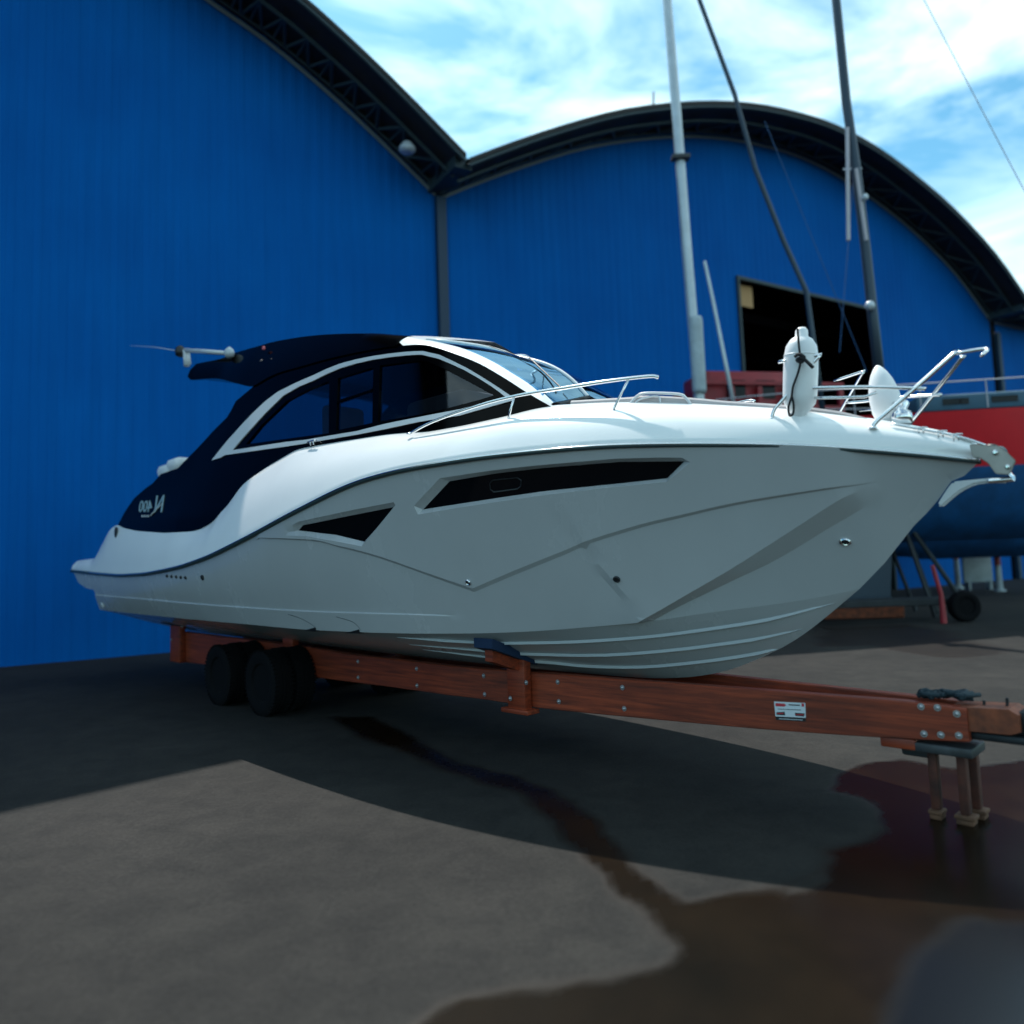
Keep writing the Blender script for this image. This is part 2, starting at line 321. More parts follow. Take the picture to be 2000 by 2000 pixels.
def hangar(arc, label, door=None):
    s0, s1 = arc[0][0], arc[-1][0]
    root = empty('hangar', tuple(HA+HD*s0), TH, label, 'hangar', 'blue arched hangars side by side')
    # local: x along facade, y = away from the camera, z up
    pts = [(a[0]-s0, a[1]) for a in arc]
    # wall with real corrugation
    zf = lambda x: float(np.interp(x, [p[0] for p in pts], [p[1] for p in pts]))
    mb = MB(); w = s1-s0; n = int(w/.16); step = w/n
    for i in range(n):
        a, b_ = i*step, (i+1)*step; y = 0.0 if i % 2 else -.010
        lo0 = 0.0; cols = [(a, b_)]
        for (xa, xb) in cols:
            lo = 0.0
            if door and xa+step*.5 > door[0] and xb-step*.5 < door[1]: lo = door[2]
            mb.add([(xa+.012, y, lo), (xb-.012, y, lo), (xb-.012, y, zf(xb)), (xa+.012, y, zf(xa))], [(0, 1, 2, 3)])
            y2 = -.010 if i % 2 else 0.0
            mb.add([(xb-.012, y, lo), (xb+.012, y2, lo), (xb+.012, y2, zf(xb)), (xb-.012, y, zf(xb))], [(0, 1, 2, 3)])
    mb.build('facade_wall', M['blue'], root)
    # vaulted roof slab, overhanging the facade
    mb = MB(); rows = []
    for lift in (0.04, .16):
        for yy in ((-OVER, DEPTH) if lift < .1 else (DEPTH, -OVER)):
            rows.append([(p[0], yy, p[1]+lift) for p in pts])
    rows.append(rows[0]); mb.grid(rows)
    mb.build('roof', M['roofdark'], root, smooth=40)
    # purlins and lattice truss under the overhang
    mb = MB(); acc = 0; last = pts[0]
    inner = [(p[0], -.22, p[1]-.06) for p in pts]; outer = [(p[0], -OVER*.62, p[1]-.16) for p in pts]
    for q in (inner, outer): mb.tube(q, .05, 6)
    mb.tube([(p[0], -OVER*.97, p[1]-.02) for p in pts], .05, 6)
    for i in range(0, len(pts)-2, 2):
        mb.tube([inner[i], outer[i+1]], .045, 5); mb.tube([outer[i+1], inner[i+2]], .045, 5); mb.tube([outer[i+1], inner[i+1]], .035, 5)
    mb.build('eaves_truss', M['truss'], root)
    mb = MB(); mb.tube([(p[0], -.06, p[1]-.16) for p in pts], .05, 6); mb.build('eaves_trim', M['gutter'], root)
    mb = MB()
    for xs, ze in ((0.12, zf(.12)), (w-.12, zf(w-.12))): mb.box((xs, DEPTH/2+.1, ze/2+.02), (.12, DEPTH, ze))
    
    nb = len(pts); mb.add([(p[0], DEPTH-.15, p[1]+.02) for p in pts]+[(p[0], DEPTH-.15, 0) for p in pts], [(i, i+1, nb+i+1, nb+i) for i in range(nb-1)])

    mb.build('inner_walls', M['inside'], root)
    mb = MB(); mb.box((w+.05, (DEPTH-OVER)/2+.1, pts[-1][1]+.02), (.50, DEPTH+OVER-.3, .30)); mb.build('valley_gutter', M['truss'], root)
    mb = MB(); mb.box((.05, -.06, 5.95), (.30, .20, 11.9), bev=.02); mb.build('corner_column', M['column'], root)
    if door:
        mb = MB()
        for xs in (door[0]-.05, door[1]+.05): mb.box((xs, -.05, door[2]/2), (.10, .12, door[2]))
        mb.box(((door[0]+door[1])/2, -.05, door[2]+.06), (door[1]-door[0]+.2, .12, .12)); mb.build('door_frame', M['truss'], root)
        mb = MB(); mb.box((door[0]+.55, .25, door[2]-.45), (.9, .1, .8)); mb.build('door_panel', M['tan'], root)
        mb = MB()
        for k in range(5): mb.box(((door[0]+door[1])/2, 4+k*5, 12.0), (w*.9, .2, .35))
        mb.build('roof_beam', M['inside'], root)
    return root
hangar(arcL, 'near blue sheet metal hangar filling the left side behind the stern')
ds = hang_hit(1440, 545)[0]-arcR[0][0]; de = hang_hit(1703, 600)[0]-arcR[0][0]
hangar(arcR, 'blue hangar with a dark open doorway behind the bow', (ds, de, 11.55))
hangar(arcT, 'farthest blue hangar just visible at the right edge')
# lamp at the valley
lp = HA+HD*8.6+HN*1.0
mb = MB(); mb.lathe([(.02, .25), (.12, .2), (.22, .05), (.22, -.02), (.15, -.08)], (0, 0, 0)); mb.tube([(0, 0, .2), (0, .5, .5)], .03)
fl = mb.build('floodlight', M['headlight'], None, smooth=True); fl.location = (lp[0], lp[1], 12.45); tag(fl, 'small white round floodlight under the eaves where two hangar roofs meet', 'floodlight')
# hill with trees far off at the right
mb = MB(); rows = []
for i in range(12):
    r_ = []
    for j in range(60):
        x = -150+j*12; y = 230+i*14
        z = 112*exp(-((x-232)/48)**2)*sin(pi*i/11)**.7+2.0*sin(j*1.7+i)+1.5*sin(j*.61+i*2.2)-3
        r_.append((x, y, z))
    rows.append(r_)
mb.grid(rows); o = mb.build('hills', M['hazed_foliage'], None, smooth=True); tag(o, None, None, None, 'structure')
# ------------------------------------------------------------------ motor yacht
ROOT = empty('motor_yacht', tuple(BO), ang, 'large grey and white motor yacht with a black hardtop sitting on a red trailer', 'yacht')
co_l = CAM-BO
LO = np.array([co_l@U, co_l@NB, co_l[2]])
def lray(x, y): d = ray(x, y); return np.array([d@U, d@NB, d[2]])
def onb(px, py, b_=0.0):                     # -> (x, b, z) in yacht frame
    d = lray(px, py); t = (b_-LO[1])/d[1]; return LO+d*t
def onf(px, py, Yf):
    d = lray(px, py); t0 = (2.6-LO[1])/d[1]; t1 = (-1.5-LO[1])/d[1]
    f = lambda t: (lambda p: p[1]-Yf(p[0], p[2]))(LO+d*t)
    ts = np.linspace(t0, t1, 90); prev = f(ts[0])
    for i in range(1, 90):
        c = f(ts[i])
        if prev > 0 >= c:
            a, b_ = ts[i-1], ts[i]
            for _ in range(30):
                m_ = (a+b_)/2
                if f(m_) > 0: a = m_
                else: b_ = m_
            return LO+d*((a+b_)/2)
        prev = c
    p = onb(px, py, 0.0); return p
XT = 12.92
def bs(x):
    if x < 5: return 1.60+.15*min(1, max(0, (x+.3)/5))**.7
    return 1.75*max(0.0, 1-((min(x, XT)-5)/(XT-5))**2.9)
def smoothcurve(pts, sig=.14, ends=True):     # (x,z) -> interpolators
    pts = sorted([(p[0], p[-1]) for p in pts]); xs = np.array([p[0] for p in pts]); zs = np.array([p[1] for p in pts])
    g = np.linspace(xs[0], xs[-1], 500); zz = np.interp(g, xs, zs)
    k = np.arange(-60, 61); st = (xs[-1]-xs[0])/499; w = np.exp(-.5*(k*st/sig)**2); w /= w.sum()
    # reflect pad around end value
    pad = np.concatenate([2*zz[0]-zz[1:61][::-1], zz, 2*zz[-1]-zz[-61:-1][::-1]])
    zz = np.convolve(pad, w, 'valid'); return lambda x: float(np.interp(x, g, zz)), xs[0], xs[-1]
SH = [(141, 1114.3), (190, 1119.5), (237, 1123), (286, 1120), (320, 1113.6), (359, 1104.8), (411, 1086), (462, 1061), (514, 1034), (566, 1005), (600, 988), (652, 961), (703, 939), (781, 918),
      (859, 905), (936, 893), (1014, 884.7), (1100, 876.5), (1179, 870.5), (1257, 868), (1361, 867), (1464, 868), (1549, 869.5), (1604, 872), (1707, 879.5), (1811, 888.6), (1888, 895), (1914, 900)]
shp = [onf(x, y, lambda a, z: bs(a)) for x, y in SH]
zs, sx0, sx1 = smoothcurve(shp, .16)
STEM = [(1679, 1150), (1728, 1099.5), (1785, 1027), (1811, 1001), (1831, 978), (1858, 940), (1884, 929), (1913, 901)]
stp = [onb(x, y, 0) for x, y in STEM]
XCE = stp[0][0]
zstem = lambda x: float(np.interp(x, [p[0] for p in stp], [p[2] for p in stp]))
def bc(x): return (1.42+.08*min(1, max(0, x)/4)) if x < 4.5 else 1.5*max(0.0, 1-((min(x, XCE)-4.5)/(XCE-4.5))**2.3)
CH = [(196, 1190.7), (281, 1200), (359, 1207.5), (488, 1219), (600, 1229.5), (724, 1235), (806, 1237.3), (920, 1237.3), (1005, 1235), (1099, 1229.4), (1104, 1228.6), (1259, 1215.6), (1388, 1196), (1500, 1182.5), (1604, 1167), (1679, 1150)]
chp = [onf(x, y, lambda a, z: bc(a)) for x, y in CH]
zc, cx0, cx1 = smoothcurve(chp, .12)
KE = [(1679, 1150), (1605, 1213), (1552, 1253.5), (1500, 1279), (1428, 1309.5), (1362, 1322), (1285, 1325.6), (1207, 1321), (1140, 1315)]
kep = [onb(x, y, 0) for x, y in KE]
kl = [(p[0], p[2]) for p in kep]; xk, zk0 = kl[-1]
kl += [(xk-1.0, zk0-.012), (xk-3, zk0-.01), (xk-5, zk0), (0.0, zk0+.02)]
zk, _, _ = smoothcurve(kl, .10)
XA = onf(1114, 792, lambda x, z: bs(x)*.76)[0]
def lowz(x): return zc(x) if x <= XCE else zstem(x)
def lowb(x): return bc(x) if x <= XCE else 0.0
def Yh(x, z):
    a, c = lowz(x), zs(x); b0, b1 = lowb(x), bs(x)
    t = (z-a)/max(c-a, .02); tc_ = min(max(t, -.1), 1.1)
    w = .05*min(1, max(0, (9.5-x)/3))
    return b0+(b1-b0)*tc_+w*sin(pi*min(max(t, 0), 1))
def loc(p, side_=1, dn=0.0): return (p[0], -side_*(p[1]+dn), p[2])
# generic draped panel: constrained triangulation in (x,z), mapped on Yf with offsets
def inside(pt, poly):
    x, y = pt; r_ = False; n = len(poly)
    for i in range(n):
        (x1, y1), (x2, y2) = poly[i], poly[(i+1) % n]
        if (y1 > y) != (y2 > y) and x < (x2-x1)*(y-y1)/(y2-y1)+x1: r_ = not r_
    return r_
def segd(px, py, line):
    A_ = np.array(line); a = A_[:-1]; ab = A_[1:]-a
    t = np.clip(((px-a[:, 0])*ab[:, 0]+(py-a[:, 1])*ab[:, 1])/np.maximum((ab**2).sum(1), 1e-12), 0, 1)
    d = np.hypot(px-a[:, 0]-t*ab[:, 0], py-a[:, 1]-t*ab[:, 1]); i = int(d.argmin())
    side_ = ab[i, 0]*(py-a[i, 1])-ab[i, 1]*(px-a[i, 0])
    return float(d[i]), side_, i+float(t[i])
def dens(line, st, closed=False):
    L_ = list(line)+([line[0]] if closed else []); out = []
    for a, b_ in zip(L_[:-1], L_[1:]):
        n = max(1, int(ceil(hypot(b_[0]-a[0], b_[1]-a[1])/st)))
        out += [(a[0]+(b_[0]-a[0])*k/n, a[1]+(b_[1]-a[1])*k/n) for k in range(n)]
    if not closed: out.append(L_[-1])
    return out
def drape_mesh(outer, holes_lines, st, keep, Yf, off, margin=.35):
    """outer: closed polygon; holes_lines: list of (polyline, closed). returns verts2d, faces"""
    vs = []; es = []
    def addl(line, closed):
        k = len(vs); vs.extend([Vector(p) for p in line]); n = len(line)
        es.extend([(k+i, k+(i+1) % n) for i in range(n if closed else n-1)])
    O_ = dens(outer, st, True); addl(O_, True)
    LN = []
    for ln, cl in holes_lines:
        d_ = dens(ln, st*.8, cl); addl(d_, cl); LN.append(d_+([d_[0]] if cl else []))
    xs = [p[0] for p in outer]; zz = [p[1] for p in outer]; allL = [O_+[O_[0]]]+LN
    gx_ = np.arange(min(xs), max(xs), st); gz = np.arange(min(zz), max(zz), st*.8)
    for j, z in enumerate(gz):
        for x in gx_:
            x2 = x+(st*.5 if j % 2 else 0)
            if not inside((x2, z), O_): continue
            if min(segd(x2, z, l)[0] for l in allL) < st*margin: continue
            vs.append(Vector((x2, z)))
    r_ = delaunay_2d_cdt(vs, es, [], 0, 1e-6)
    V = [tuple(v) for v in r_[0]]; Fc = []
    for f in r_[2]:
        cx = sum(V[i][0] for i in f)/len(f); cz = sum(V[i][1] for i in f)/len(f)
        if inside((cx, cz), O_) and keep(cx, cz): Fc.append(tuple(f))
    return V, Fc
def place(V, Fc, Yf, off, name, material, parent, side_=1, smooth=35, thick=0.0, label=None):
    used = sorted({i for f in Fc for i in f}); mp_ = {u_: k for k, u_ in enumerate(used)}
    pts = [(V[i][0], Yf(*V[i])+off(*V[i]), V[i][1]) for i in used]
    fs = [tuple(mp_[i] for i in f) for f in Fc]
    vs = [loc(p, side_) for p in pts]
    if side_ < 0: fs = [f[::-1] for f in fs]
    if thick > 0:
        n = len(vs); vs += [loc(p, side_, -thick) for p in pts]
        ed = {}
        for f in fs:
            for i in range(len(f)): e_ = (f[i], f[(i+1) % len(f)]); ed[e_] = 1
        bd = [e_ for e_ in ed if (e_[1], e_[0]) not in ed]
        fs = fs+[tuple(i+n for i in f[::-1]) for f in fs]+[(b_, a, a+n, b_+n) for a, b_ in bd]
    return mk(name, vs, fs, material, parent, smooth, label=label)
def dr2(px, Yf): return [(lambda p: (float(p[0]), float(p[2])))(onf(x, y, Yf)) for x, y in px]
# --- hull side
lineA = dr2(spline([(508, 1050), (560, 1051.5), (621, 1055), (664, 1066), (692, 1072), (749, 1088), (835, 1118)], 3)+[(922, 1148)], Yh)
lineA2 = dr2([(926, 1149)]+spline([(1005, 1115), (1100, 1077), (1153, 1055.5), (1257, 1024), (1335, 1006), (1438, 983), (1549, 965), (1604, 957), (1712, 941.6)], 3), Yh)
LA = lineA+lineA2
wA = lambda f: .010+.022*max(0, 1-abs(f-.47)*2.2)
LAlo = []
for i, p in enumerate(LA):
    f = i/(len(LA)-1); LAlo.append((p[0]+(.01 if i == len(lineA)-1 else 0), p[1]-max(.006, wA(f))*(.2 if i in (0, len(LA)-1) else 1)-(.008 if i == len(lineA)-1 else 0)))
LB = dr2(spline([(1712, 946), (1650, 975), (1575, 1023), (1500, 1071), (1430, 1115), (1362, 1154), (1300, 1190), (1262, 1211)], 2), Yh)
LBlo = dr2(spline([(1738, 952), (1690, 990), (1620, 1031), (1560, 1068), (1500, 1102), (1440, 1130), (1388, 1155), (1330, 1183), (1280, 1210)], 2), Yh)
KN = dr2(spline([(192, 1163), (281, 1170.5), (359, 1178), (462, 1186), (600, 1194.5), (721, 1198.5), (835, 1202), (920, 1206)], 3), Yh)
W1o = dr2([(788, 1010), (859, 934), (960, 919), (1050, 909), (1205, 896), (1290, 894), (1364, 894), (1305, 941.6), (1205, 951), (1050, 968.8), (900, 991)], Yh)
W1i = dr2([(819, 995), (870.5, 939.5), (962, 924), (1050, 914), (1205, 901.5), (1333, 900.7), (1300, 933.9), (1205, 944), (1050, 959.8), (962, 972.7)], Yh)
W2o = dr2([(536, 1045), (585, 1019), (700, 994), (779, 979), (709, 1067), (652, 1056), (600, 1047)], Yh)
W2i = dr2([(578, 1036), (586, 1025.7), (600, 1023), (765.6, 989.5), (706, 1058), (652, 1045), (600, 1038.7)], Yh)
tr = dr2([(146, 1122), (153, 1137.6), (167, 1148), (183, 1152), (189, 1165), (194, 1180)], Yh)
c0 = dr2([(198, 1190.7)], Yh)[0]
s_start = (float(shp[0][0]), zs(shp[0][0]))
low = [(float(x), lowz(x)) for x in np.arange(c0[0]+.1, XCE, .1)]+[(float(p[0]), float(p[2])) for p in stp]
hi = [(float(x), zs(x)) for x in np.arange(stp[-1][0]-.03, s_start[0]+.05, -.08)]
outer = [s_start]+tr+[c0]+low+hi
LApoly = LA+LAlo[::-1]; LBpoly = LB+LBlo[::-1]
if True:
  _n = len(LB)
def hoff(x, z):
    o_ = 0.0
    d, s_, i_ = segd(x, z, LA)
    if d < 1e-5: o_ += .018
    elif s_ > 0: o_ += .018*exp(-d/.35)
    elif inside((x, z), LApoly): dl = segd(x, z, LAlo)[0]; o_ += .018*dl/(d+dl+1e-9)
    o_ *= min(1.0, max(0.05, (LA[-1][0]-x)/.3))
    if not (LA[0][0] < x < LA[-1][0]): o_ *= exp(-segd(x, z, LA)[0]/.05)
    db, sb, ib = segd(x, z, LB); oa_ = o_; o_ = 0.0
    if 1e-3 < ib < len(LB)-1-1e-3 or db < 1e-5:
        if db < 1e-5: o_ += .07
        elif sb < 0: o_ += .07*exp(-db/.45)
        elif inside((x, z), LBpoly): dl = segd(x, z, LBlo)[0]; o_ += .07*dl/(db+dl+1e-9)
    else:
        if sb < 0: o_ += .07*exp(-db/.2)
    o_ = oa_+o_*min(1.0, max(0.0, (LB[0][0]+.02-x)/.22))
    dk, sk, ik = segd(x, z, KN)
    if x < KN[-1][0]+.2:
        if z < np.interp(x, [p[0] for p in KN], [p[1] for p in KN])+1e-6: o_ += .022*min(1, max(0, (KN[-1][0]-x)/1.2))
    for wi, wo in ((W1i, W1o), (W2i, W2o)):
        if inside((x, z), wi) or segd(x, z, wi+[wi[0]])[0] < 1e-5: o_ -= .045
        elif inside((x, z), wo):
            do = segd(x, z, wo+[wo[0]])[0]; di = segd(x, z, wi+[wi[0]])[0]; o_ -= .045*do/(do+di+1e-6)
    return o_
KNu = [(p[0], p[1]+.012) for p in KN]
V, Fc = drape_mesh(outer, [(LA, False), (LAlo, False), (LB, False), (LBlo, False), (KN, False), (KNu, False), (W1o, True), (W1i, True), (W2o, True), (W2i, True)], .075, lambda x, z: True, Yh, hoff)
def cen(f): return (sum(V[i][0] for i in f)/3, sum(V[i][1] for i in f)/3)
fh = []; g1 = []; g2 = []
for f in Fc:
    c_ = cen(f)
    (g1 if inside(c_, W1i) else g2 if inside(c_, W2i) else fh).append(f)
hcache = {}
def hoffc(x, z):
    k = (round(x, 6), round(z, 6))
    if k not in hcache: hcache[k] = hoff(x, z)
    return hcache[k]
for sd_ in (1, -1):
    place(V, fh, Yh, hoffc, 'hull_side', M['hull'], ROOT, sd_, smooth=14)
    place(V, g1, Yh, lambda x, z: -.045, 'hull_window', M['hglass'], ROOT, sd_, smooth=True)
    place(V, g2, Yh, lambda x, z: -.045, 'hull_window', M['hglass'], ROOT, sd_, smooth=True)
# opening port inside the long window
def on_hull(px, py, dn=0.0): p = onf(px, py, Yh); return p+np.array([0, dn, 0])
pl = [(962, 938), (1010, 933), (1018, 938), (1017, 950), (1010, 955), (965, 961), (958, 956), (957, 944)]
mb = MB(); q = [loc(onf(x, y, lambda a, z: Yh(a, z)-.04)) for x, y in pl]; mb.tube(q+[q[0]], .006, 5); mb.build('port_frame', M['stickerblack'], ROOT)
# --- hull bottom with strakes
def bott(x, w, dz=0.0):
    x = min(x, XCE-.002); b_ = bc(x)*w; z = zk(x)+(zc(x)-zk(x))*w
    z -= (.05*sin(pi*w))*min(1, (XCE-x)/2)*(1 if x > 8 else max(.2, (x-2)/6))
    return (x, b_, z+dz)
xs_b = list(np.arange(c0[0]+.1, XCE-.06, .12))+[XCE-.03, XCE-.002]
for sd_ in (1, -1):
    mb = MB(); rows = [[loc(bott(x, w), sd_) for w in np.linspace(0, 1, 14)] for x in xs_b]
    mb.grid(rows, flip=sd_ > 0); o = mb.build('hull_bottom', M['hull'], ROOT, smooth=True)
def on_bottom(px, py):
    d = lray(px, py); best = None
    t0 = (2.2-LO[1])/d[1]; t1 = (0-LO[1])/d[1]
    def f(t):
        p = LO+d*t; x = min(p[0], XCE-.002); w = max(0, p[1])/max(bc(x), .02)
        return p[2]-bott(x, min(w, 1.3))[2]
    ts = np.linspace(t0, t1, 120); pv = f(ts[0])
    for i in range(1, 120):
        c = f(ts[i])
        if pv < 0 <= c or pv > 0 >= c:
            p = LO+d*ts[i]; w = p[1]/max(bc(min(p[0], XCE-.01)), .02)
            if w < 1.12:
                a, b_ = ts[i-1], ts[i]; sa = pv > 0
                for _ in range(25):
                    m_ = (a+b_)/2
                    if (f(m_) > 0) == sa: a = m_
                    else: b_ = m_
                return LO+d*a
        pv = c
    return None
ST = [[(775, 1245), (870, 1250), (960, 1254.4), (1015, 1254.5), (1129, 1252), (1259, 1243), (1362, 1230.6), (1500, 1209), (1629, 1178.5)],
      [(800, 1259), (971, 1272), (1047, 1276.5), (1181, 1278), (1311, 1268.7), (1414, 1256), (1500, 1243), (1596, 1222.5)],
      [(826, 1269), (988, 1286), (1080, 1293), (1155, 1300), (1259, 1301), (1362, 1292), (1440, 1281.6), (1500, 1271), (1526, 1267)]]
for line in ST:
    pts = [on_bottom(x, y) for x, y in spline(line, 3)]; pts = [p for p in pts if p is not None]
    if len(pts) < 4: continue
    pts = sorted(pts, key=lambda p: p[0])
    for sd_ in (1, -1):
        mb = MB(); rows = []
        for i, p in enumerate(pts):
            e_ = min(1, i/3, (len(pts)-1-i)/3)+.02
            rows.append([loc((p[0], p[1]-.045*e_, p[2]-.004), sd_), loc((p[0], p[1]+.004, p[2]-.020*e_), sd_), loc((p[0], p[1]+.014*e_, p[2]-.017*e_), sd_), loc((p[0], p[1]+.018*e_, p[2]+.008), sd_)])
        mb.grid(rows, flip=sd_ > 0); mb.build('spray_strake', M['hull_skylit'], ROOT, smooth=30)
# transom
rows = []
mb = MB()
prof = [s_start]+tr+[c0]
rows = [[(p[0]+.02*k*(1-k), -(Yh(*p))*(1-2*k), p[1]) for k in np.linspace(0, 1, 9)] for p in prof]
rows.append([(c0[0], -(Yh(*c0))*(1-2*k), zk(.1)+(c0[1]-zk(.1))*abs(1-2*k)) for k in np.linspace(0, 1, 9)])
mb.grid(rows); mb.build('transom', M['hull'], ROOT, smooth=30)
# --- deck moulding
def Bc(x):
    f = np.interp(x, [0, 4, 7, 10, 11.5, XT], [.955, .93, .85, .76, .72, .72]); return float(f)*bs(x)
def Yc(x, z): return Bc(x)-.30*max(0.0, z-2.45)*min(1, .25+max(0, x-1)/4)
DL = [(143, 1100), (150, 1096), (186, 1091.5), (198, 1066), (214, 1035), (229, 1024), (240, 1031), (266, 1037), (320, 1041), (372, 1038.5), (392, 1034), (416, 1020), (444, 989), (472, 947), (520, 913), (579, 878),
      (626, 869), (700, 857), (760, 848), (807, 844.6), (833, 844), (911, 830), (988, 813), (1053, 796), (1079, 793), (1115, 791), (1170, 788), (1231, 787), (1348, 790), (1440, 795), (1529, 800.6), (1640, 814), (1733, 829), (1810, 844), (1870, 858), (1905, 872)]
dlp = [onf(x, y, Yc) for x, y in DL]
dlp.sort(key=lambda p: p[0])
zD, dx0, dx1 = smoothcurve(dlp, .07)
def deck_pt(x, v):
    s0 = np.array([x, bs(x)+.012, zs(x)+.03]); zz = max(zD(x), zs(x)+.05); d0 = np.array([x, min(Yc(x, zz), bs(x)-.004), zz])
    fx = min(1, max(0, (x-4.5)/3)); k = (.10*(s0[1]-d0[1]))*fx
    p = s0+(d0-s0)*v; p[2] += k*sin(pi*v)*1.2; p[1] += .02*sin(pi*v)+k*.6*sin(pi*v); return p
xs_d = [s_start[0]+.01]+list(np.arange(s_start[0]+.06, XT-.1, .06))+[XT-.05, XT-.02]
vv = [0, .04, .1, .2, .3, .4, .5, .6, .7, .8, .9, 1.0]
for sd_ in (1, -1):
    mb = MB(); rows = []
    for x in xs_d:
        r_ = [(x, bs(x)-.02, zs(x)+.004), (x, bs(x)+.012, zs(x)+.008)]+[tuple(deck_pt(x, v)) for v in vv]
        p = deck_pt(x, 1.0); r_ += [(x, p[1]-.03, p[2]+.012), (x, p[1]*.5, p[2]+.03), (x, 0, p[2]+.035)]
        rows.append([loc(q, sd_) for q in r_])
    mb.grid(rows, flip=sd_ < 0); mb.build('deck_moulding', M['white'], ROOT, smooth=40)
    # rub rail
    mb = MB(); pts = [loc((x, bs(x)+.012, zs(x)-.008), sd_) for x in xs_d]
    mb.tube(pts, [float(np.interp(x, [0, 6, 9, 12.9], [.026, .026, .018, .014])) for x in xs_d], 8); o = mb.build('rub_rail', M['rub'], ROOT, smooth=True)
    mb = MB(); pts = [loc((x, bs(x)+float(np.interp(x, [0, 6, 9, 12.9], [.036, .036, .027, .022])), zs(x)+.002), sd_) for x in xs_d[20:]]; mb.tube(pts, .009, 6); mb.build('rail_insert', M['steel'], o, smooth=True)
    # crease on the foredeck flank
# stern end of deck moulding
x = xs_d[0]; 
mb = MB(); rows = [[(x-.01, -k*p[1], p[2]) for k in np.linspace(1, -1, 7)] for p in [(x, bs(x)+.01, zs(x)-.01)]+[tuple(deck_pt(x, v)) for v in (.3, .6, 1)]]
mb.grid(rows); mb.build('platform_edge', M['white'], ROOT)
# grey low coaming along the foredeck
CM = [(1114, 782), (1231, 775), (1260, 772), (1345, 776), (1410, 782), (1440, 784), (1530, 790), (1595, 797), (1640, 803), (1689, 815)]
top = [onf(x, y, lambda a, z: Yc(a, z)-.04) for x, y in spline(CM, 3)]
for sd_ in (1, -1):
    mb = MB(); rows = []
    for p in top:
        zb = min(zD(p[0]), p[2])
        rows.append([loc((p[0], p[1], zb-.02), sd_), loc((p[0], p[1], p[2]-.015), sd_), loc((p[0], p[1]-.015, p[2]), sd_), loc((p[0], p[1]-.07, p[2]), sd_), loc((p[0], p[1]-.085, p[2]-.015), sd_), loc((p[0], p[1]-.085, zb-.02), sd_)])
    mb.grid(rows, flip=sd_ < 0); mb.build('sunpad_bolster', M['cush'], ROOT, smooth=40)
# low hatch bow on the foredeck
for sd_ in (1,):
    for (a, b_) in (([(1230, 790), (1243, 775), (1262, 768), (1325, 770), (1340, 778), (1350, 791)], .012), ([(1238, 790), (1252, 779), (1285, 774), (1290, 788)], .008)):
        mb = MB(); mb.tube([loc(onf(x, y, lambda q, z: Yc(q, z)-.02)) for x, y in spline(a, 4)], b_, 7); mb.build('hatch_frame', M['trim'], ROOT, smooth=True)
# --- black superstructure sides
TL = [(497, 753), (505, 742), (536, 732), (588, 716.5), (640, 702), (703, 688), (755, 679), (807, 673.8), (833, 675), (859, 681), (885, 690.6), (936, 711), (988, 741), (1030, 768), (1070, 793)]
aft = [(474, 772), (460, 784), (451, 802), (443, 815), (417, 841), (381, 880), (347, 914.5), (314, 926), (298, 944), (285, 953), (262, 973), (244, 999), (228.5, 1029)]
lowD = [(240, 1032), (266, 1038), (320, 1042), (372, 1040), (392, 1036), (416, 1022), (444, 991), (472, 949), (520, 915), (579, 880), (600, 873.5), (626, 870), (700, 858.5), (760, 849.5), (807, 846), (833, 846), (911, 832), (988, 815), (1040, 800)]
SO = dr2(aft[::1][::-1]+TL+lowD[::-1], Yc)
SO = dr2(aft[::-1], Yc)+dr2(spline(TL, 2), Yc)+dr2(lowD[::-1], Yc)
to = dr2(spline([(415, 899), (441, 866.6), (459, 846), (498, 804.5), (544, 765.6), (614, 733), (664.7, 711), (729.4, 695.8), (794, 687.5), (828, 686)], 2)+spline([(859, 693), (911, 718), (962, 749), (998.6, 773.4)], 2)+[(1004, 782), (898, 812), (820, 824), (755, 838), (699, 849), (600, 866), (562, 872), (440.7, 889), (433, 894)], Yc)
ti = dr2(spline([(456, 879.5), (484.7, 846), (554.6, 773.4), (614, 743.6), (665, 720), (729.4, 703), (794, 694.5), (825, 693)], 2)+spline([(858.8, 701), (910.6, 724), (962, 755), (990, 776)], 2)+[(902.8, 799), (755, 827.7), (699.5, 842), (600, 859), (562, 863)], Yc)
P1 = dr2([(480, 868), (510, 831), (560, 783), (605, 759), (643, 744), (642, 846)], Yc)
P2 = dr2([(660, 739), (729, 718), (727, 826), (656, 841)], Yc)
P3 = dr2([(742, 714), (807, 705), (833, 705), (872, 722), (923.5, 749), (965, 772), (936, 781), (841, 806), (738, 824)], Yc)
SV, SF = drape_mesh(SO, [(P1, True), (P2, True), (P3, True)], .09, lambda x, z: True, Yc, None)
def rounded(poly): return poly
fb = []; gl = [[], [], []]
for f in SF:
    c_ = (sum(SV[i][0] for i in f)/len(f), sum(SV[i][1] for i in f)/len(f))
    k = next((k for k, q in enumerate((P1, P2, P3)) if inside(c_, q)), None)
    (fb if k is None else gl[k]).append(f)
TV, TF = drape_mesh(to, [(ti, True)], .07, lambda x, z: not inside((x, z), ti), Yc, None)
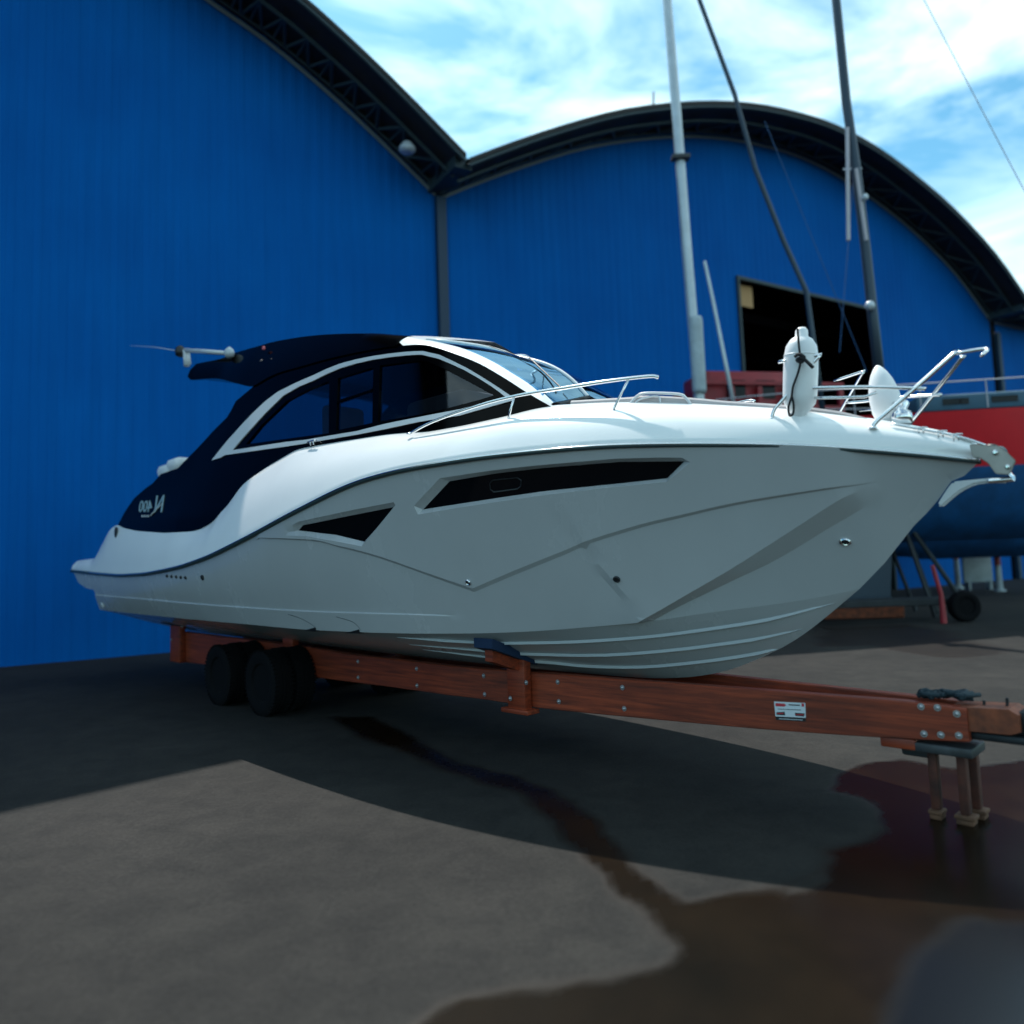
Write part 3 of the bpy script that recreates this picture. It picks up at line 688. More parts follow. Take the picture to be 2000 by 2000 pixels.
for sd_ in (1, -1):
    sup = place(SV, fb, Yc, lambda x, z: 0.0, 'superstructure_side', M['black'], ROOT, sd_, smooth=40, thick=.05)
    for k in range(3): place(SV, gl[k], Yc, lambda x, z: -.02, 'side_window', M['glass'], ROOT, sd_, smooth=True)
    place(TV, TF, Yc, lambda x, z: .014, 'window_trim', M['trim'], ROOT, sd_, smooth=40, thick=.02)
    mb = MB(); mb.tube([loc(onf(660, 786, lambda a, z: Yc(a, z)-.03), sd_), loc(onf(729, 763, lambda a, z: Yc(a, z)-.03), sd_)], .025, 6); mb.build('window_bar', M['black'], ROOT)
# --- hardtop
lo = [(366, 735), (370, 742), (400, 740), (428, 740), (459, 748), (487, 755), (498, 752), (536, 731), (588, 715.5), (640, 701), (703, 687), (755, 678), (787, 675)]
up_ = [(364, 718), (381, 711), (405, 706), (433, 700), (459, 689), (511, 674), (536, 667), (588, 658), (640, 653), (692, 651.5), (729, 652), (768, 655), (790, 657)]
Yr = lambda x, z: Yc(x, z)+.02
Yu = lambda x, z: Yc(x, z)-.06
A1 = [onf(x, y, Yr) for x, y in spline(lo, 4)]; A2 = [onf(x, y, Yu) for x, y in spline(up_, 4)]
def resamp(c, xs_): 
    c = sorted(c, key=lambda p: p[0]); X_ = [p[0] for p in c]
    return [np.array([x, np.interp(x, X_, [p[1] for p in c]), np.interp(x, X_, [p[2] for p in c])]) for x in xs_]
xa = max(A1[0][0], A2[0][0]); xb = min(A1[-1][0], A2[-1][0])
xr = np.linspace(xa, xb, 46); R1 = resamp(A1, xr); R2 = resamp(A2, xr)
mb = MB(); rows = []
for p, q in zip(R1, R2):
    half = []
    mid = (p+q)/2; mid[1] += .025
    half = [(p[0], 0, p[2]+.05), (p[0], p[1]*.8, p[2]+.03), (p[0], p[1]-.05, p[2]), tuple(p), tuple(mid), tuple(q), (q[0], q[1]-.08, q[2]+.02), (q[0], q[1]*.6, q[2]+.035), (q[0], 0, q[2]+.045)]
    rows.append([loc(h, 1) for h in half]+[loc(h, -1) for h in half[::-1][1:-1]])
for r_ in rows: r_.append(r_[0])
mb.grid(rows, flip=False)
for r_ in (rows[0], rows[-1]):
    n = len(r_)-1; mb.add(r_[:-1], [tuple(range(n))] if r_ is rows[0] else [tuple(range(n))[::-1]])
mb.build('hardtop', M['black'], ROOT, smooth=35)
# white front arch / A pillars
wl = [(787, 674.8), (820, 672.8), (846, 677), (885, 689.6), (936, 710), (988, 740), (1030, 767), (1078, 795)]
wu = [(768, 655), (807, 659), (859, 668.6), (911, 683), (962, 706), (1001, 729.4), (1040, 755), (1081, 793)]
B1 = [onf(x, y, Yr) for x, y in spline(wl, 4)]; B2 = [onf(x, y, lambda a, z: Yc(a, z)-.10) for x, y in spline(wu, 4)]
nB = min(len(B1), len(B2)); B1 = B1[:nB]; B2 = B2[:nB]
for sd_ in (1, -1):
    mb = MB(); rows = [[loc(p, sd_, -.04), loc(p, sd_), loc((p+q)/2, sd_, .01), loc(q, sd_), loc(q, sd_, -.06)] for p, q in zip(B1, B2)]
    mb.grid(rows, flip=sd_ > 0); mb.build('windshield_pillar', M['white'], ROOT, smooth=40)
# windshield: from pillar edge to a centreline that stands further forward
ctop = onb(1004, 696, 0); cbot = onb(1150, 778, 0)
k0 = 6
EP = B2[k0:]
nE = len(EP); rows = []
for i, p in enumerate(EP):
    t = i/(nE-1); c = ctop*(1-t)+cbot*t; c = c+np.array([.10*sin(pi*t), 0, .05*sin(pi*t)])
    r_ = []
    for k in np.linspace(0, 1, 7):
        q = p*(1-k)+c*k; bl = sin(pi*k/2); q = np.array([p[0]+(c[0]-p[0])*bl, p[1]*(1-k), p[2]+(c[2]-p[2])*k]); r_.append(q)
    rows.append(r_)
WS = rows
for sd_ in (1, -1):
    mb = MB(); mb.grid([[loc(q, sd_) for q in r_] for r_ in rows], flip=sd_ > 0); mb.build('windshield', M['wglass'], ROOT, smooth=True)
mb = MB(); mb.tube([loc(r_[-1]) for r_ in rows], .022, 6); mb.build('windshield_mullion', M['trim'], ROOT, smooth=True)
mb = MB(); mb.tube([loc(q) for q in rows[-1]]+[loc(q, -1) for q in rows[-1][::-1]], .03, 6); mb.build('windshield_base', M['black'], ROOT, smooth=True)
mb = MB(); mb.tube([loc(q) for q in rows[0]]+[loc(q, -1) for q in rows[0][::-1]], .02, 6); mb.build('windshield_header', M['white'], ROOT, smooth=True)
for k_ in (4,):
    mb = MB(); mb.tube([loc(rows[2][k_-1]+np.array([.02, 0, .02])), loc(rows[nE//2][k_]+np.array([.02, 0, .03]))], .004, 5); mb.tube([loc(rows[nE//2-3][k_]+np.array([.02, 0, .03])), loc(rows[nE-4][k_-1]+np.array([.02, 0, .03]))], .008, 5)
    mb.build('wiper', M['stickerblack'], ROOT)
# white roof panel between hardtop and windshield
mb = MB(); q0 = R2[-1]; rows2 = []
for (p, dz) in [(R2[-1], 0.0)]+[(B2[i], .0) for i in range(1, k0+1)]:
    rows2.append([loc((p[0]+(1-abs(k))*.25*(0 if p is R2[-1] else 1), abs(k)*p[1], p[2]+.045*(1-k*k)), 1 if k > 0 else -1) for k in np.linspace(1, -1, 11)])
mb.grid(rows2); mb.build('roof_panel', M['white'], ROOT, smooth=True)
# cabin interior: helm console, seats
pI = onf(870, 790, lambda x, z: .5)
mb = MB(); mb.box((pI[0]+.2, 0, pI[2]-.15), (.9, 1.7, .35), bev=.08); mb.build('dashboard', M['interior'], ROOT, smooth=40)
for yy in (-.55, .45):
    mb = MB(); mb.box((pI[0]-1.6, yy, pI[2]-.35), (.55, .55, .2), bev=.08); mb.box((pI[0]-1.85, yy, pI[2]-.05), (.14, .55, .65), bev=.06); mb.build('helm_seat', M['cush'], ROOT, smooth=40)
pS = onf(600, 850, lambda x, z: 1.0)
mb = MB(); mb.box((pS[0]+.2, .35, pS[2]-.25), (1.6, 1.2, .35), bev=.1); mb.box((pS[0]-.5, .35, pS[2]), (.2, 1.2, .45), bev=.08); mb.build('cockpit_sofa', M['interior'], ROOT, smooth=40)
# aft sunpad cushions
for (cx, cy, w_, h_) in ((322, 916, .55, .22), (338, 904, .45, .22)):
    p = onb(cx, cy, .9); mb = MB(); mb.box((p[0], 0, p[2]-.03), (w_, 1.9, h_), bev=.09); mb.build('sunpad_cushion', M['fender'], ROOT, smooth=50)
# mast arch with aerial on the tail of the hardtop
bt = .95
p1 = onb(365, 715, bt); p2 = onb(362, 684, bt); p3 = onb(448, 690, bt)
mb = MB(); mb.tube([loc(p1, 1), loc(p2, 1)], [.045, .038], 10); mb.tube([loc(p1+np.array([.13, 0, 0])), loc(p2+np.array([.13, 0, -.03]))], .015, 8); mb.build('mast_bracket', M['trim'], ROOT, smooth=True)
mb = MB(); mb.tube([loc(p2), loc((p2+p3)/2), loc(p3)], [.034, .034, .03], 10); mb.build('radar_bar', M['trim'], ROOT, smooth=True)
mb = MB(); mb.lathe([(.02, -.07), (.06, -.05), (.075, 0), (.06, .05), (.02, .09)], loc(p3), n=14); mb.build('navigation_light', M['headlight'], ROOT, smooth=True)
pb = onb(352, 686, bt); mb = MB(); mb.lathe([(.03, -.09), (.07, -.07), (.08, 0), (.06, .06), (.02, .09)], loc(pb), n=14); mb.build('horn', M['stickerblack'], ROOT, smooth=True)
q1 = onb(255, 675, bt); mb = MB(); mb.tube([loc(pb), loc((pb+q1)/2+np.array([0, 0, .02])), loc(q1)], [.009, .006, .003], 6); mb.build('whip_aerial', M['trim'], ROOT)
pm = onf(515, 680, Yr); mb = MB(); mb.box(loc(pm, 1, .0), (.05, .03, .05), bev=.01); mb.build('marker_lens', M['redmark'], ROOT)
for (cx, cy) in ((512, 708), (532, 706)):
    pm = onf(cx, cy+2, lambda x, z: Yr(x, z)-.05); mb = MB(); mb.lathe([(.05, -.02), (.05, .01), (.02, .03)], loc(pm), axis='y', n=14); mb.build('spotlight', M['darksteel'], ROOT, smooth=True)
# --- stainless rails
def railY(x, z): return Yc(x, 2.5)+.06
def bar(px, r_, name, both=True, b_=None, foot=None):
    pts = [onf(x, y, railY if b_ is None else (lambda a, z: b_(a))) for x, y in px]
    for sd_ in ((1, -1) if both else (1,)):
        mb = MB(); mb.tube([loc(p, sd_) for p in pts], r_, 8); o = mb.build(name, M['steel'], ROOT, smooth=True)
        if foot:
            for k in foot:
                p = pts[k]; f_ = MB(); f_.lathe([(.028, -.008), (.028, .004), (.014, .012)], loc(p, sd_), n=12); f_.build('rail_foot', M['steel'], o, smooth=True)
bar(spline([(800, 847), (846, 823), (936, 791.5), (1014, 772), (1100, 758), (1190, 744), (1268, 735), (1286, 737)], 4), .014, 'side_rail', foot=(0,))
bar([(1004, 776), (997, 800), (992, 822)], .010, 'rail_stanchion', foot=(2,))
bar([(1227, 742), (1210, 775), (1200, 797), (1199, 812)], .010, 'rail_stanchion', foot=(3,))
bar(spline([(1507, 818), (1513, 800), (1530, 780), (1596, 700), (1601, 694), (1590, 695), (1520, 707)], 4), .0125, 'bow_rail', foot=(0,))
bar(spline([(1553, 757), (1600, 757.5), (1700, 756), (1800, 759), (1804, 760)], 3), .0125, 'bow_rail')
bar([(1590, 777), (1640, 776.5), (1690, 775), (1712, 766)], .010, 'bow_rail')
bar(spline([(1705, 836), (1712, 824), (1745, 795), (1800, 747), (1862, 692), (1868, 690)], 4), .0155, 'bow_rail', foot=(0,))
pe = onf(1868, 690, railY); pf = onb(1925, 700, 0); pn = onb(1905, 690, .12)
mb = MB(); mb.tube([loc(p) for p in spline([pe, (pe[0]+.16, pe[1]*.55, pe[2]), (pf[0], .1, pf[2])], 5)], .012, 8); mb.build('bow_rail', M['steel'], ROOT, smooth=True)
# deck hardware: tracks, cleats, windlass on the bow
for px, nm, r_ in (([(1705, 838), (1800, 850), (1823, 855)], 'deck_track', .008), ([(1740, 828), (1850, 848), (1890, 858), (1925, 870)], 'anchor_chain', .009)):
    mb = MB(); mb.tube([loc(onf(x, y, lambda a, z: Yc(a, 2.5)+.0)) for x, y in spline(px, 4)], r_, 6); mb.build(nm, M['darksteel'] if nm[0] == 'd' else M['steel'], ROOT, smooth=True)
def cleat(px, py, s_=1.0, Yf=Yc, dn=.03):
    p = onf(px, py, Yf); c = loc(p, 1, dn); mb = MB()
    mb.tube([(c[0]-.09*s_, c[1], c[2]+.03), (c[0]-.03*s_, c[1], c[2]+.035), (c[0]+.03*s_, c[1], c[2]+.035), (c[0]+.09*s_, c[1], c[2]+.03)], .011*s_, 7)
    for k in (-.03, .03): mb.tube([(c[0]+k*s_, c[1], c[2]-.01), (c[0]+k*s_, c[1], c[2]+.035)], .010*s_, 6)
    mb.build('cleat', M['steel'], ROOT, smooth=True)
cleat(614, 868); cleat(1802, 846, .45); cleat(1870, 859, .45); cleat(1840, 853, .45)
pw = onb(1760, 812, 0); mb = MB(); mb.lathe([(.07, -.06), (.07, .02), (.04, .04), (.06, .08), (.05, .1)], loc(pw), n=16); mb.build('windlass', M['steel'], ROOT, smooth=True)
# --- hull fittings
def fitting(px, py, r_, name, m1, sx=1.0, inner=True):
    p = onf(px, py, Yh); c = Vector(loc(p, 1, .004+hoff(p[0], p[2])))
    x_, z_ = p[0], p[2]; e_ = .02
    tx = Vector((2*e_, -(Yh(x_+e_, z_)-Yh(x_-e_, z_)), 0)).normalized(); tz = Vector((0, -(Yh(x_, z_+e_)-Yh(x_, z_-e_)), 2*e_)).normalized()
    nn = tx.cross(tz).normalized(); 
    if nn.y > 0: nn = -nn
    Mx = Matrix((tx*sx, tz, nn)).transposed()
    mb = MB(); mb.lathe([(r_, -.01), (r_, .008), (r_*.75, .014), (r_*.6, .012), (r_*.55, .0)], c, n=16, M=Mx); o = mb.build(name, m1, ROOT, smooth=40)
    if inner: mb = MB(); mb.lathe([(r_*.56, .002), (r_*.5, .006)], c, n=14, M=Mx); mb.build('drain_hole', M['stickerblack'], o)
fitting(1651, 1058, .028, 'through_hull', M['steel'], 1.4); fitting(1210, 1131, .026, 'through_hull', M['darksteel'], 1.1); fitting(918, 1137, .026, 'through_hull', M['steel'])
fitting(396, 1128, .032, 'through_hull', M['darksteel']); fitting(204, 1182, .045, 'through_hull', M['trim'])
for k in range(5): fitting(327+9*k, 1125+.8*k, .020, 'vent', M['darksteel'])
p = onf(231, 1040, Yh if False else Yc); mb = MB(); mb.lathe([(.05, 0), (.05, .02), (.03, .03)], loc(p, 1, .02), axis='y', n=16, M=Matrix.Diagonal((1.0, -1, 1.7))); mb.build('shore_power_inlet', M['stickerblack'], ROOT)
for st_ in (([(566, 1199), (590, 1207), (612, 1219), (621, 1227)], [(598, 1231), (620, 1225), (622, 1233)]), ([(660, 1204), (690, 1213), (703, 1223), (708, 1231)], [(678, 1236), (705, 1229), (708, 1237)])):
    mb = MB(); mb.tube([loc(onf(x, y, Yh), 1, .016) for x, y in spline(st_[0], 4)], .007, 5); mb.build('step_edge', M['rub'], ROOT, smooth=True)
    q3 = [onf(x, y, Yh) for x, y in st_[1]]; mb = MB(); mb.add([loc(q, 1, .03) for q in q3]+[loc(q, 1, -.02) for q in q3], [(0, 1, 2), (5, 4, 3), (0, 3, 4, 1), (1, 4, 5, 2), (2, 5, 3, 0)]); mb.build('hull_step', M['stickerblack'], ROOT)
# --- emblem on the quarter (reads mirrored, as in the photograph)
def textmesh(s_, size, shear=0.0):
    cu = bpy.data.curves.new('t', 'FONT'); cu.body = s_; cu.size = size; cu.extrude = .004; cu.shear = shear; cu.resolution_u = 3
    ob = bpy.data.objects.new('t', cu); COL.objects.link(ob); dg = bpy.context.evaluated_depsgraph_get(); me_ = bpy.data.meshes.new_from_object(ob.evaluated_get(dg))
    vs = [tuple(v.co) for v in me_.vertices]; fs = [tuple(p.vertices) for p in me_.polygons]; bpy.data.objects.remove(ob); return vs, fs
ea = onf(318, 1002, Yc); eb = onf(270, 1001, Yc)
def put_text(s_, size, pr, pl_, name, material, shear=0, sy=1.0, dn=.008, Yf=Yc):
    vs, fs = textmesh(s_, size, shear); w_ = max(v[0] for v in vs); A_ = onf(*pr, Yf); B_ = onf(*pl_, Yf); sc_ = (A_[0]-B_[0])/w_
    out = []
    for v in vs:
        x_ = A_[0]-v[0]*sc_; z_ = A_[2]+(B_[2]-A_[2])*v[0]/w_+v[1]*sc_*sy; out.append(loc((x_, Yf(x_, z_)+dn+v[2], z_)))
    return mk(name, out, fs, material, ROOT)
put_text('N', .2, (319, 1000), (299, 1001), 'emblem', M['emblem'], .25, .8)
mb = MB(); mb.tube([loc(onf(x, y, Yc), 1, .012) for x, y in ((318.5, 984), (307, 995), (296, 1007))], .010, 5); mb.build('emblem_stroke', M['trim'], ROOT)
put_text('400', .2, (296, 1000), (271, 1000), 'emblem_number', M['emblem'], .1, .7)
for k in range(4):
    mb = MB(); a_ = onf(279+4*k, 1008, Yc); mb.box(loc(a_, 1, .01), (.035, .008, .028)); mb.build('emblem_mark', M['trim'], ROOT)
# ------------------------------------------------------------------ fenders (hung on the bow rails)
def fender(px_top, px_bot, b_, label, sd_=1, r_=.115, taper=False):
    a = onb(*px_top, b_); c = onb(*px_bot, b_); o = BO+U*c[0]+NB*c[1]+np.array([0, 0, c[2]]); ht = float(np.linalg.norm(a-c))
    root = empty('fender', tuple(o), ang, label, 'fender', 'white boat fenders on the bow')
    ax = Vector((a[0]-c[0], -(a[1]-c[1]), a[2]-c[2])).normalized(); q = ax.to_track_quat('Z', 'Y').to_matrix()
    pr = [(.03, 0), (.042, .01), (.045, .05), (.075, .075), (.105, .12), (r_, .18), (r_*1.02, ht*.5), (r_, ht-.2), (.103, ht-.13), (.075, ht-.085), (.045, ht-.065), (.042, ht-.02), (.025, ht)]
    if taper: pr = [(.03, 0), (.045, .01), (.05, .03), (.085, .06), (.10, .12), (.102, .22), (.095, ht*.6), (.078, ht*.75), (.055, ht*.87), (.032, ht*.95), (.018, ht*.985), (.008, ht)]
    mb = MB(); mb.lathe(pr, (0, 0, 0), n=28, M=q); mb.build('fender_body', M['fender'], root, smooth=True)
    mb = MB(); mb.lathe([(r_*.9, .1), (r_*.92, .105), (r_*.9, .11)] if taper else [(r_*1.005, ht-.205), (r_*1.03, ht-.2), (r_*1.005, ht-.195)], (0, 0, 0), n=28, M=q); mb.build('moulded_ring', M['fender'], root, smooth=True)
    return root
def w2l(root, px, py, b_):
    p = onb(px, py, b_); w = BO+U*p[0]+NB*p[1]+np.array([0, 0, p[2]]); d = w-np.array(root.location); return (d@U, -(d@NB), d[2])
xf = onf(1563, 760, railY); bf = float(railY(xf[0], 0))
f1 = fender((1566, 640), (1561, 822), bf-.06, 'tall white fender tied upright with black rope to the near bow rail')
mb = MB(); mb.tube([w2l(f1, x, y, bf+.075) for x, y in spline([(1558, 642), (1559, 660), (1562, 690), (1564, 705), (1558, 730), (1549, 755), (1546, 775), (1540, 795), (1542, 811), (1549, 808), (1550, 790), (1546, 772)], 4)], .0085, 6)
mb.tube([w2l(f1, x, y, bf+.085) for x, y in spline([(1552, 697), (1560, 692), (1571, 698), (1566, 707), (1556, 703), (1568, 700), (1588, 718)], 4)], .012, 6)
mb.build('rope', M['rope'], f1, smooth=True)
f2 = fender((1713, 714), (1741, 834), -.05, 'smaller pointed white fender leaning on the foredeck between the bow rails', 1, .09, True)
# ------------------------------------------------------------------ anchor on the bow roller
def slab(pts_px, b_, th_, name, material, parent, bev=0.006):
    P_ = [onb(x, y, b_) for x, y in pts_px]; n = len(P_); vs = [(p[0], -b_-th_/2, p[2]) for p in P_]+[(p[0], -b_+th_/2, p[2]) for p in P_]
    vs = [Vector(v)+Vector((0, 0, 0)) for v in vs]
    bm = bmesh.new(); bv = [bm.verts.new(v) for v in vs]
    bm.faces.new(bv[:n]); bm.faces.new(bv[n:][::-1])
    for i in range(n): bm.faces.new((bv[i], bv[n+i], bv[n+(i+1) % n], bv[(i+1) % n]))
    bmesh.ops.recalc_face_normals(bm, faces=bm.faces)
    bmesh.ops.bevel(bm, geom=list(bm.edges), offset=bev, segments=2, affect='EDGES')
    me_ = bpy.data.meshes.new(name); bm.to_mesh(me_); bm.free(); me_.materials.append(material)
    o = bpy.data.objects.new(name, me_); COL.objects.link(o); o.parent = parent
    return o
slab([(1893, 868), (1950, 870), (1968, 884), (1985, 900), (1978, 915), (1972, 928), (1945, 926), (1930, 905), (1914, 895), (1900, 893)], .10, .012, 'bow_roller_plate', M['plate'], ROOT)
slab([(1893, 868), (1950, 870), (1968, 884), (1985, 900), (1978, 915), (1972, 928), (1945, 926), (1930, 905), (1914, 895), (1900, 893)], -.10, .012, 'bow_roller_plate', M['plate'], ROOT)
for (x_, y_, r_) in ((1944, 884, .016), (1968, 912, .014)):
    q_ = onb(x_, y_, .11); mb = MB(); mb.lathe([(r_, .0), (r_, -.012), (r_*.5, -.018)], loc(q_), axis='y', n=12); mb.build('bolt', M['steel'], ROOT, smooth=30)
rp = onb(1944, 884, 0); mb = MB(); mb.lathe([(.05, -.09), (.03, -.03), (.03, .03), (.05, .09)], loc(rp), axis='y', n=16); mb.build('bow_roller', M['rub'], ROOT, smooth=True)
ANC = empty('anchor', tuple(BO+U*13.0+np.array([0, 0, 1.9])), ang, 'galvanised plough anchor stowed in the roller under the bow tip', 'anchor')
def rel(o): o.location = (-13.0, 0, -1.9); return o
rel(slab([(1832, 986), (1846, 962), (1862, 941), (1900, 937), (1945, 933), (1972, 937), (1968, 944), (1935, 943), (1905, 947), (1878, 960), (1858, 976), (1840, 992)], 0.0, .05, 'shank', M['trim'], ANC, .012))
mb = MB(); rows = []
for (x, y), w_ in zip([(1948, 905), (1958, 907), (1968, 918), (1978, 932), (1983, 936)], [.02, .07, .10, .06, .01]):
    p = onb(x, y, 0); rows.append([(p[0], k*w_, p[2]+.02*(1-abs(k))) for k in (-1, -.5, 0, .5, 1)])
mb.grid(rows); mb.grid([[(a, b_, c-.012) for a, b_, c in r_] for r_ in rows], flip=True); rel(mb.build('fluke', M['chrome'], ANC, smooth=True))
mb = MB(); p = onb(1955, 938, 0); mb.box(loc(p), (.14, .09, .03), bev=.012); rel(mb.build('stock', M['chrome'], ANC, smooth=40))
# ------------------------------------------------------------------ trailer
TR = empty('boat_trailer', tuple(BO), ang, 'long red timber boat trailer with twin axles under the yacht', 'trailer')
def bb(x): return float(np.interp(x, [0, 8.2, 12.3, 13.2], [.60, .60, .16, .14]))
TT = [(340, 1232), (430, 1243), (560, 1258), (692, 1279), (800, 1291), (949, 1307), (1052, 1314), (1240, 1329), (1500, 1349), (1700, 1365), (1780, 1370), (1865, 1379), (1893, 1385)]
TBt = [(347, 1292), (430, 1301), (560, 1316), (692, 1333), (800, 1347), (949, 1366), (1052, 1384), (1240, 1402), (1500, 1426), (1700, 1440), (1780, 1445), (1865, 1449), (1893, 1450)]
t1 = [onf(x, y, lambda a, z: bb(a)) for x, y in TT]; t2 = [onf(x, y, lambda a, z: bb(a)) for x, y in TBt]
x0_, x1_ = max(t1[0][0], t2[0][0]), min(t1[-1][0], t2[-1][0])
ztop = smoothcurve(t1, .2)[0]; zbot = smoothcurve(t2, .2)[0]
for sd_ in (1, -1):
    mb = MB(); rows = []
    for x in np.linspace(x0_, x1_, 60):
        a, c = zbot(x), ztop(x); y = bb(x)
        if x < x0_+.12: c -= .0; a += .10*(1-(x-x0_)/.12)**2
        rows.append([loc(q, sd_) for q in ((x, y, a+.006), (x, y, c-.008), (x, y-.008, c), (x, y-.085, c), (x, y-.093, c-.008), (x, y-.093, a+.006), (x, y-.085, a), (x, y-.008, a), (x, y, a+.006))])
    mb.grid(rows, flip=sd_ > 0); n_ = 8
    mb.add(rows[0][:8], [tuple(range(8))]); mb.add(rows[-1][:8], [tuple(range(8))[::-1]])
    mb.build('side_beam', M['wood'], TR, smooth=30)
for xx in (1.9, 4.2, 6.3, 8.4, 10.0, 11.4):
    if x0_ < xx < x1_: mb = MB(); mb.box((xx, 0, (ztop(xx)+zbot(xx))/2-.02), (.12, 2*bb(xx)-.19, .14), bev=.008); mb.build('cross_member', M['wood'], TR, smooth=30)
BO_ = [(699.5, 1292), (700, 1323), (814, 1306), (815, 1339), (945, 1320), (947, 1356), (1089.5, 1332), (1092, 1370), (1216, 1343), (1219.5, 1384), (1799, 1380), (1831, 1382), (1869, 1394), (1805, 1433), (1838, 1435), (1873, 1436.5), (351.5, 1278.7), (575, 1250)]
def bolt(px, py, Yf, parent=TR, dn=0.0):
    p = onf(px, py, Yf); c = loc(p, 1, dn); mb = MB()
    mb.lathe([(.022, .0), (.022, -.004)], c, axis='y', n=14); mb.lathe([(.013, -.004), (.013, -.012), (.008, -.018), (.003, -.02)], c, axis='y', n=8)
    mb.build('bolt', M['boltsteel'], parent, smooth=30)
for px, py in BO_: bolt(px, py, lambda a, z: bb(a), dn=.001)
# upright posts with carpeted bunks
def post(pxl, pxr, top_, bot_, flange=True):
    pa = onf((pxl+pxr)/2, bot_, lambda a, z: bb(a)+.07); pt = onf((pxl+pxr)/2, top_, lambda a, z: bb(a)+.07)
    x = pa[0]; w_ = abs(onf(pxr, bot_, lambda a, z: bb(a)+.07)[0]-onf(pxl, bot_, lambda a, z: bb(a)+.07)[0])
    for sd_ in (1, -1):
        y = sd_*(-(bb(x)+.05)); mb = MB(); mb.box((x, y, (pa[2]+pt[2])/2), (w_*.8, .095, pt[2]-pa[2]), bev=.008)
        if flange: mb.box((x, y, pa[2]+.02), (w_*1.25, .16, .04), bev=.006)
        mb.build('support_post', M['wood'], TR, smooth=30)
    return x, pt[2], w_
xp, zp, wp = post(990, 1036, 1272, 1392)
for q_ in ((1036, 1277), (1028, 1333), (997, 1364)): bolt(*q_, lambda a, z: bb(a)+.10)
for sd_ in (1, -1):
    pa = on_bottom(966, 1240); 
    if pa is None: pa = onf(966, 1245, lambda a, z: 1.3)
    p_out = None; p_in = np.array([xp, .42, zk(xp)+.42*(zc(xp)-zk(xp))/bc(xp)-.04])
    a_ = np.array([xp, .98, zk(xp)+.98*(zc(xp)-zk(xp))/bc(xp)-.09]); 
    def rowq(t, dz, dx): q = a_*(1-t)+p_in*t; return loc((q[0]+dx, q[1], q[2]+dz), sd_)
    mb = MB(); rows = [[rowq(t, -.03, -.12), rowq(t, .055, -.12), rowq(t, .055, .12), rowq(t, -.03, .12), rowq(t, -.03, -.12)] for t in np.linspace(0, 1, 8)]
    mb.grid(rows, flip=sd_ > 0); mb.add(rows[0][:4], [(0, 1, 2, 3)]); mb.add(rows[-1][:4], [(3, 2, 1, 0)]); mb.build('bunk_pad', M['carpet'], TR, smooth=30)
    mb = MB(); rows = [[rowq(t, -.13, -.05), rowq(t, -.032, -.05), rowq(t, -.032, .05), rowq(t, -.13, .05), rowq(t, -.13, -.05)] for t in np.linspace(.12, .9, 3)]
    mb.grid(rows, flip=sd_ > 0); mb.add(rows[0][:4], [(0, 1, 2, 3)]); mb.add(rows[-1][:4], [(3, 2, 1, 0)]); mb.build('bunk_board', M['wood'], TR, smooth=30)
# aft bolsters
for (pl_, pr_, tp, bt_) in ((333, 356, 1222, 1293), (553, 577, 1240, 1262)):
    x, zt, w_ = post(pl_, pr_, tp, bt_, False)
    for sd_ in (1, -1):
        mb = MB(); mb.box((x, -sd_*.62, zt+.02), (.3, .5, .08), bev=.02, M=Matrix.Rotation(-sd_*.3, 3, 'X')); mb.build('bunk_pad', M['carpet'], TR, smooth=30)
bolt(356, 1224, lambda a, z: bb(a)+.10); bolt(335.5, 1249, lambda a, z: bb(a)+.10)
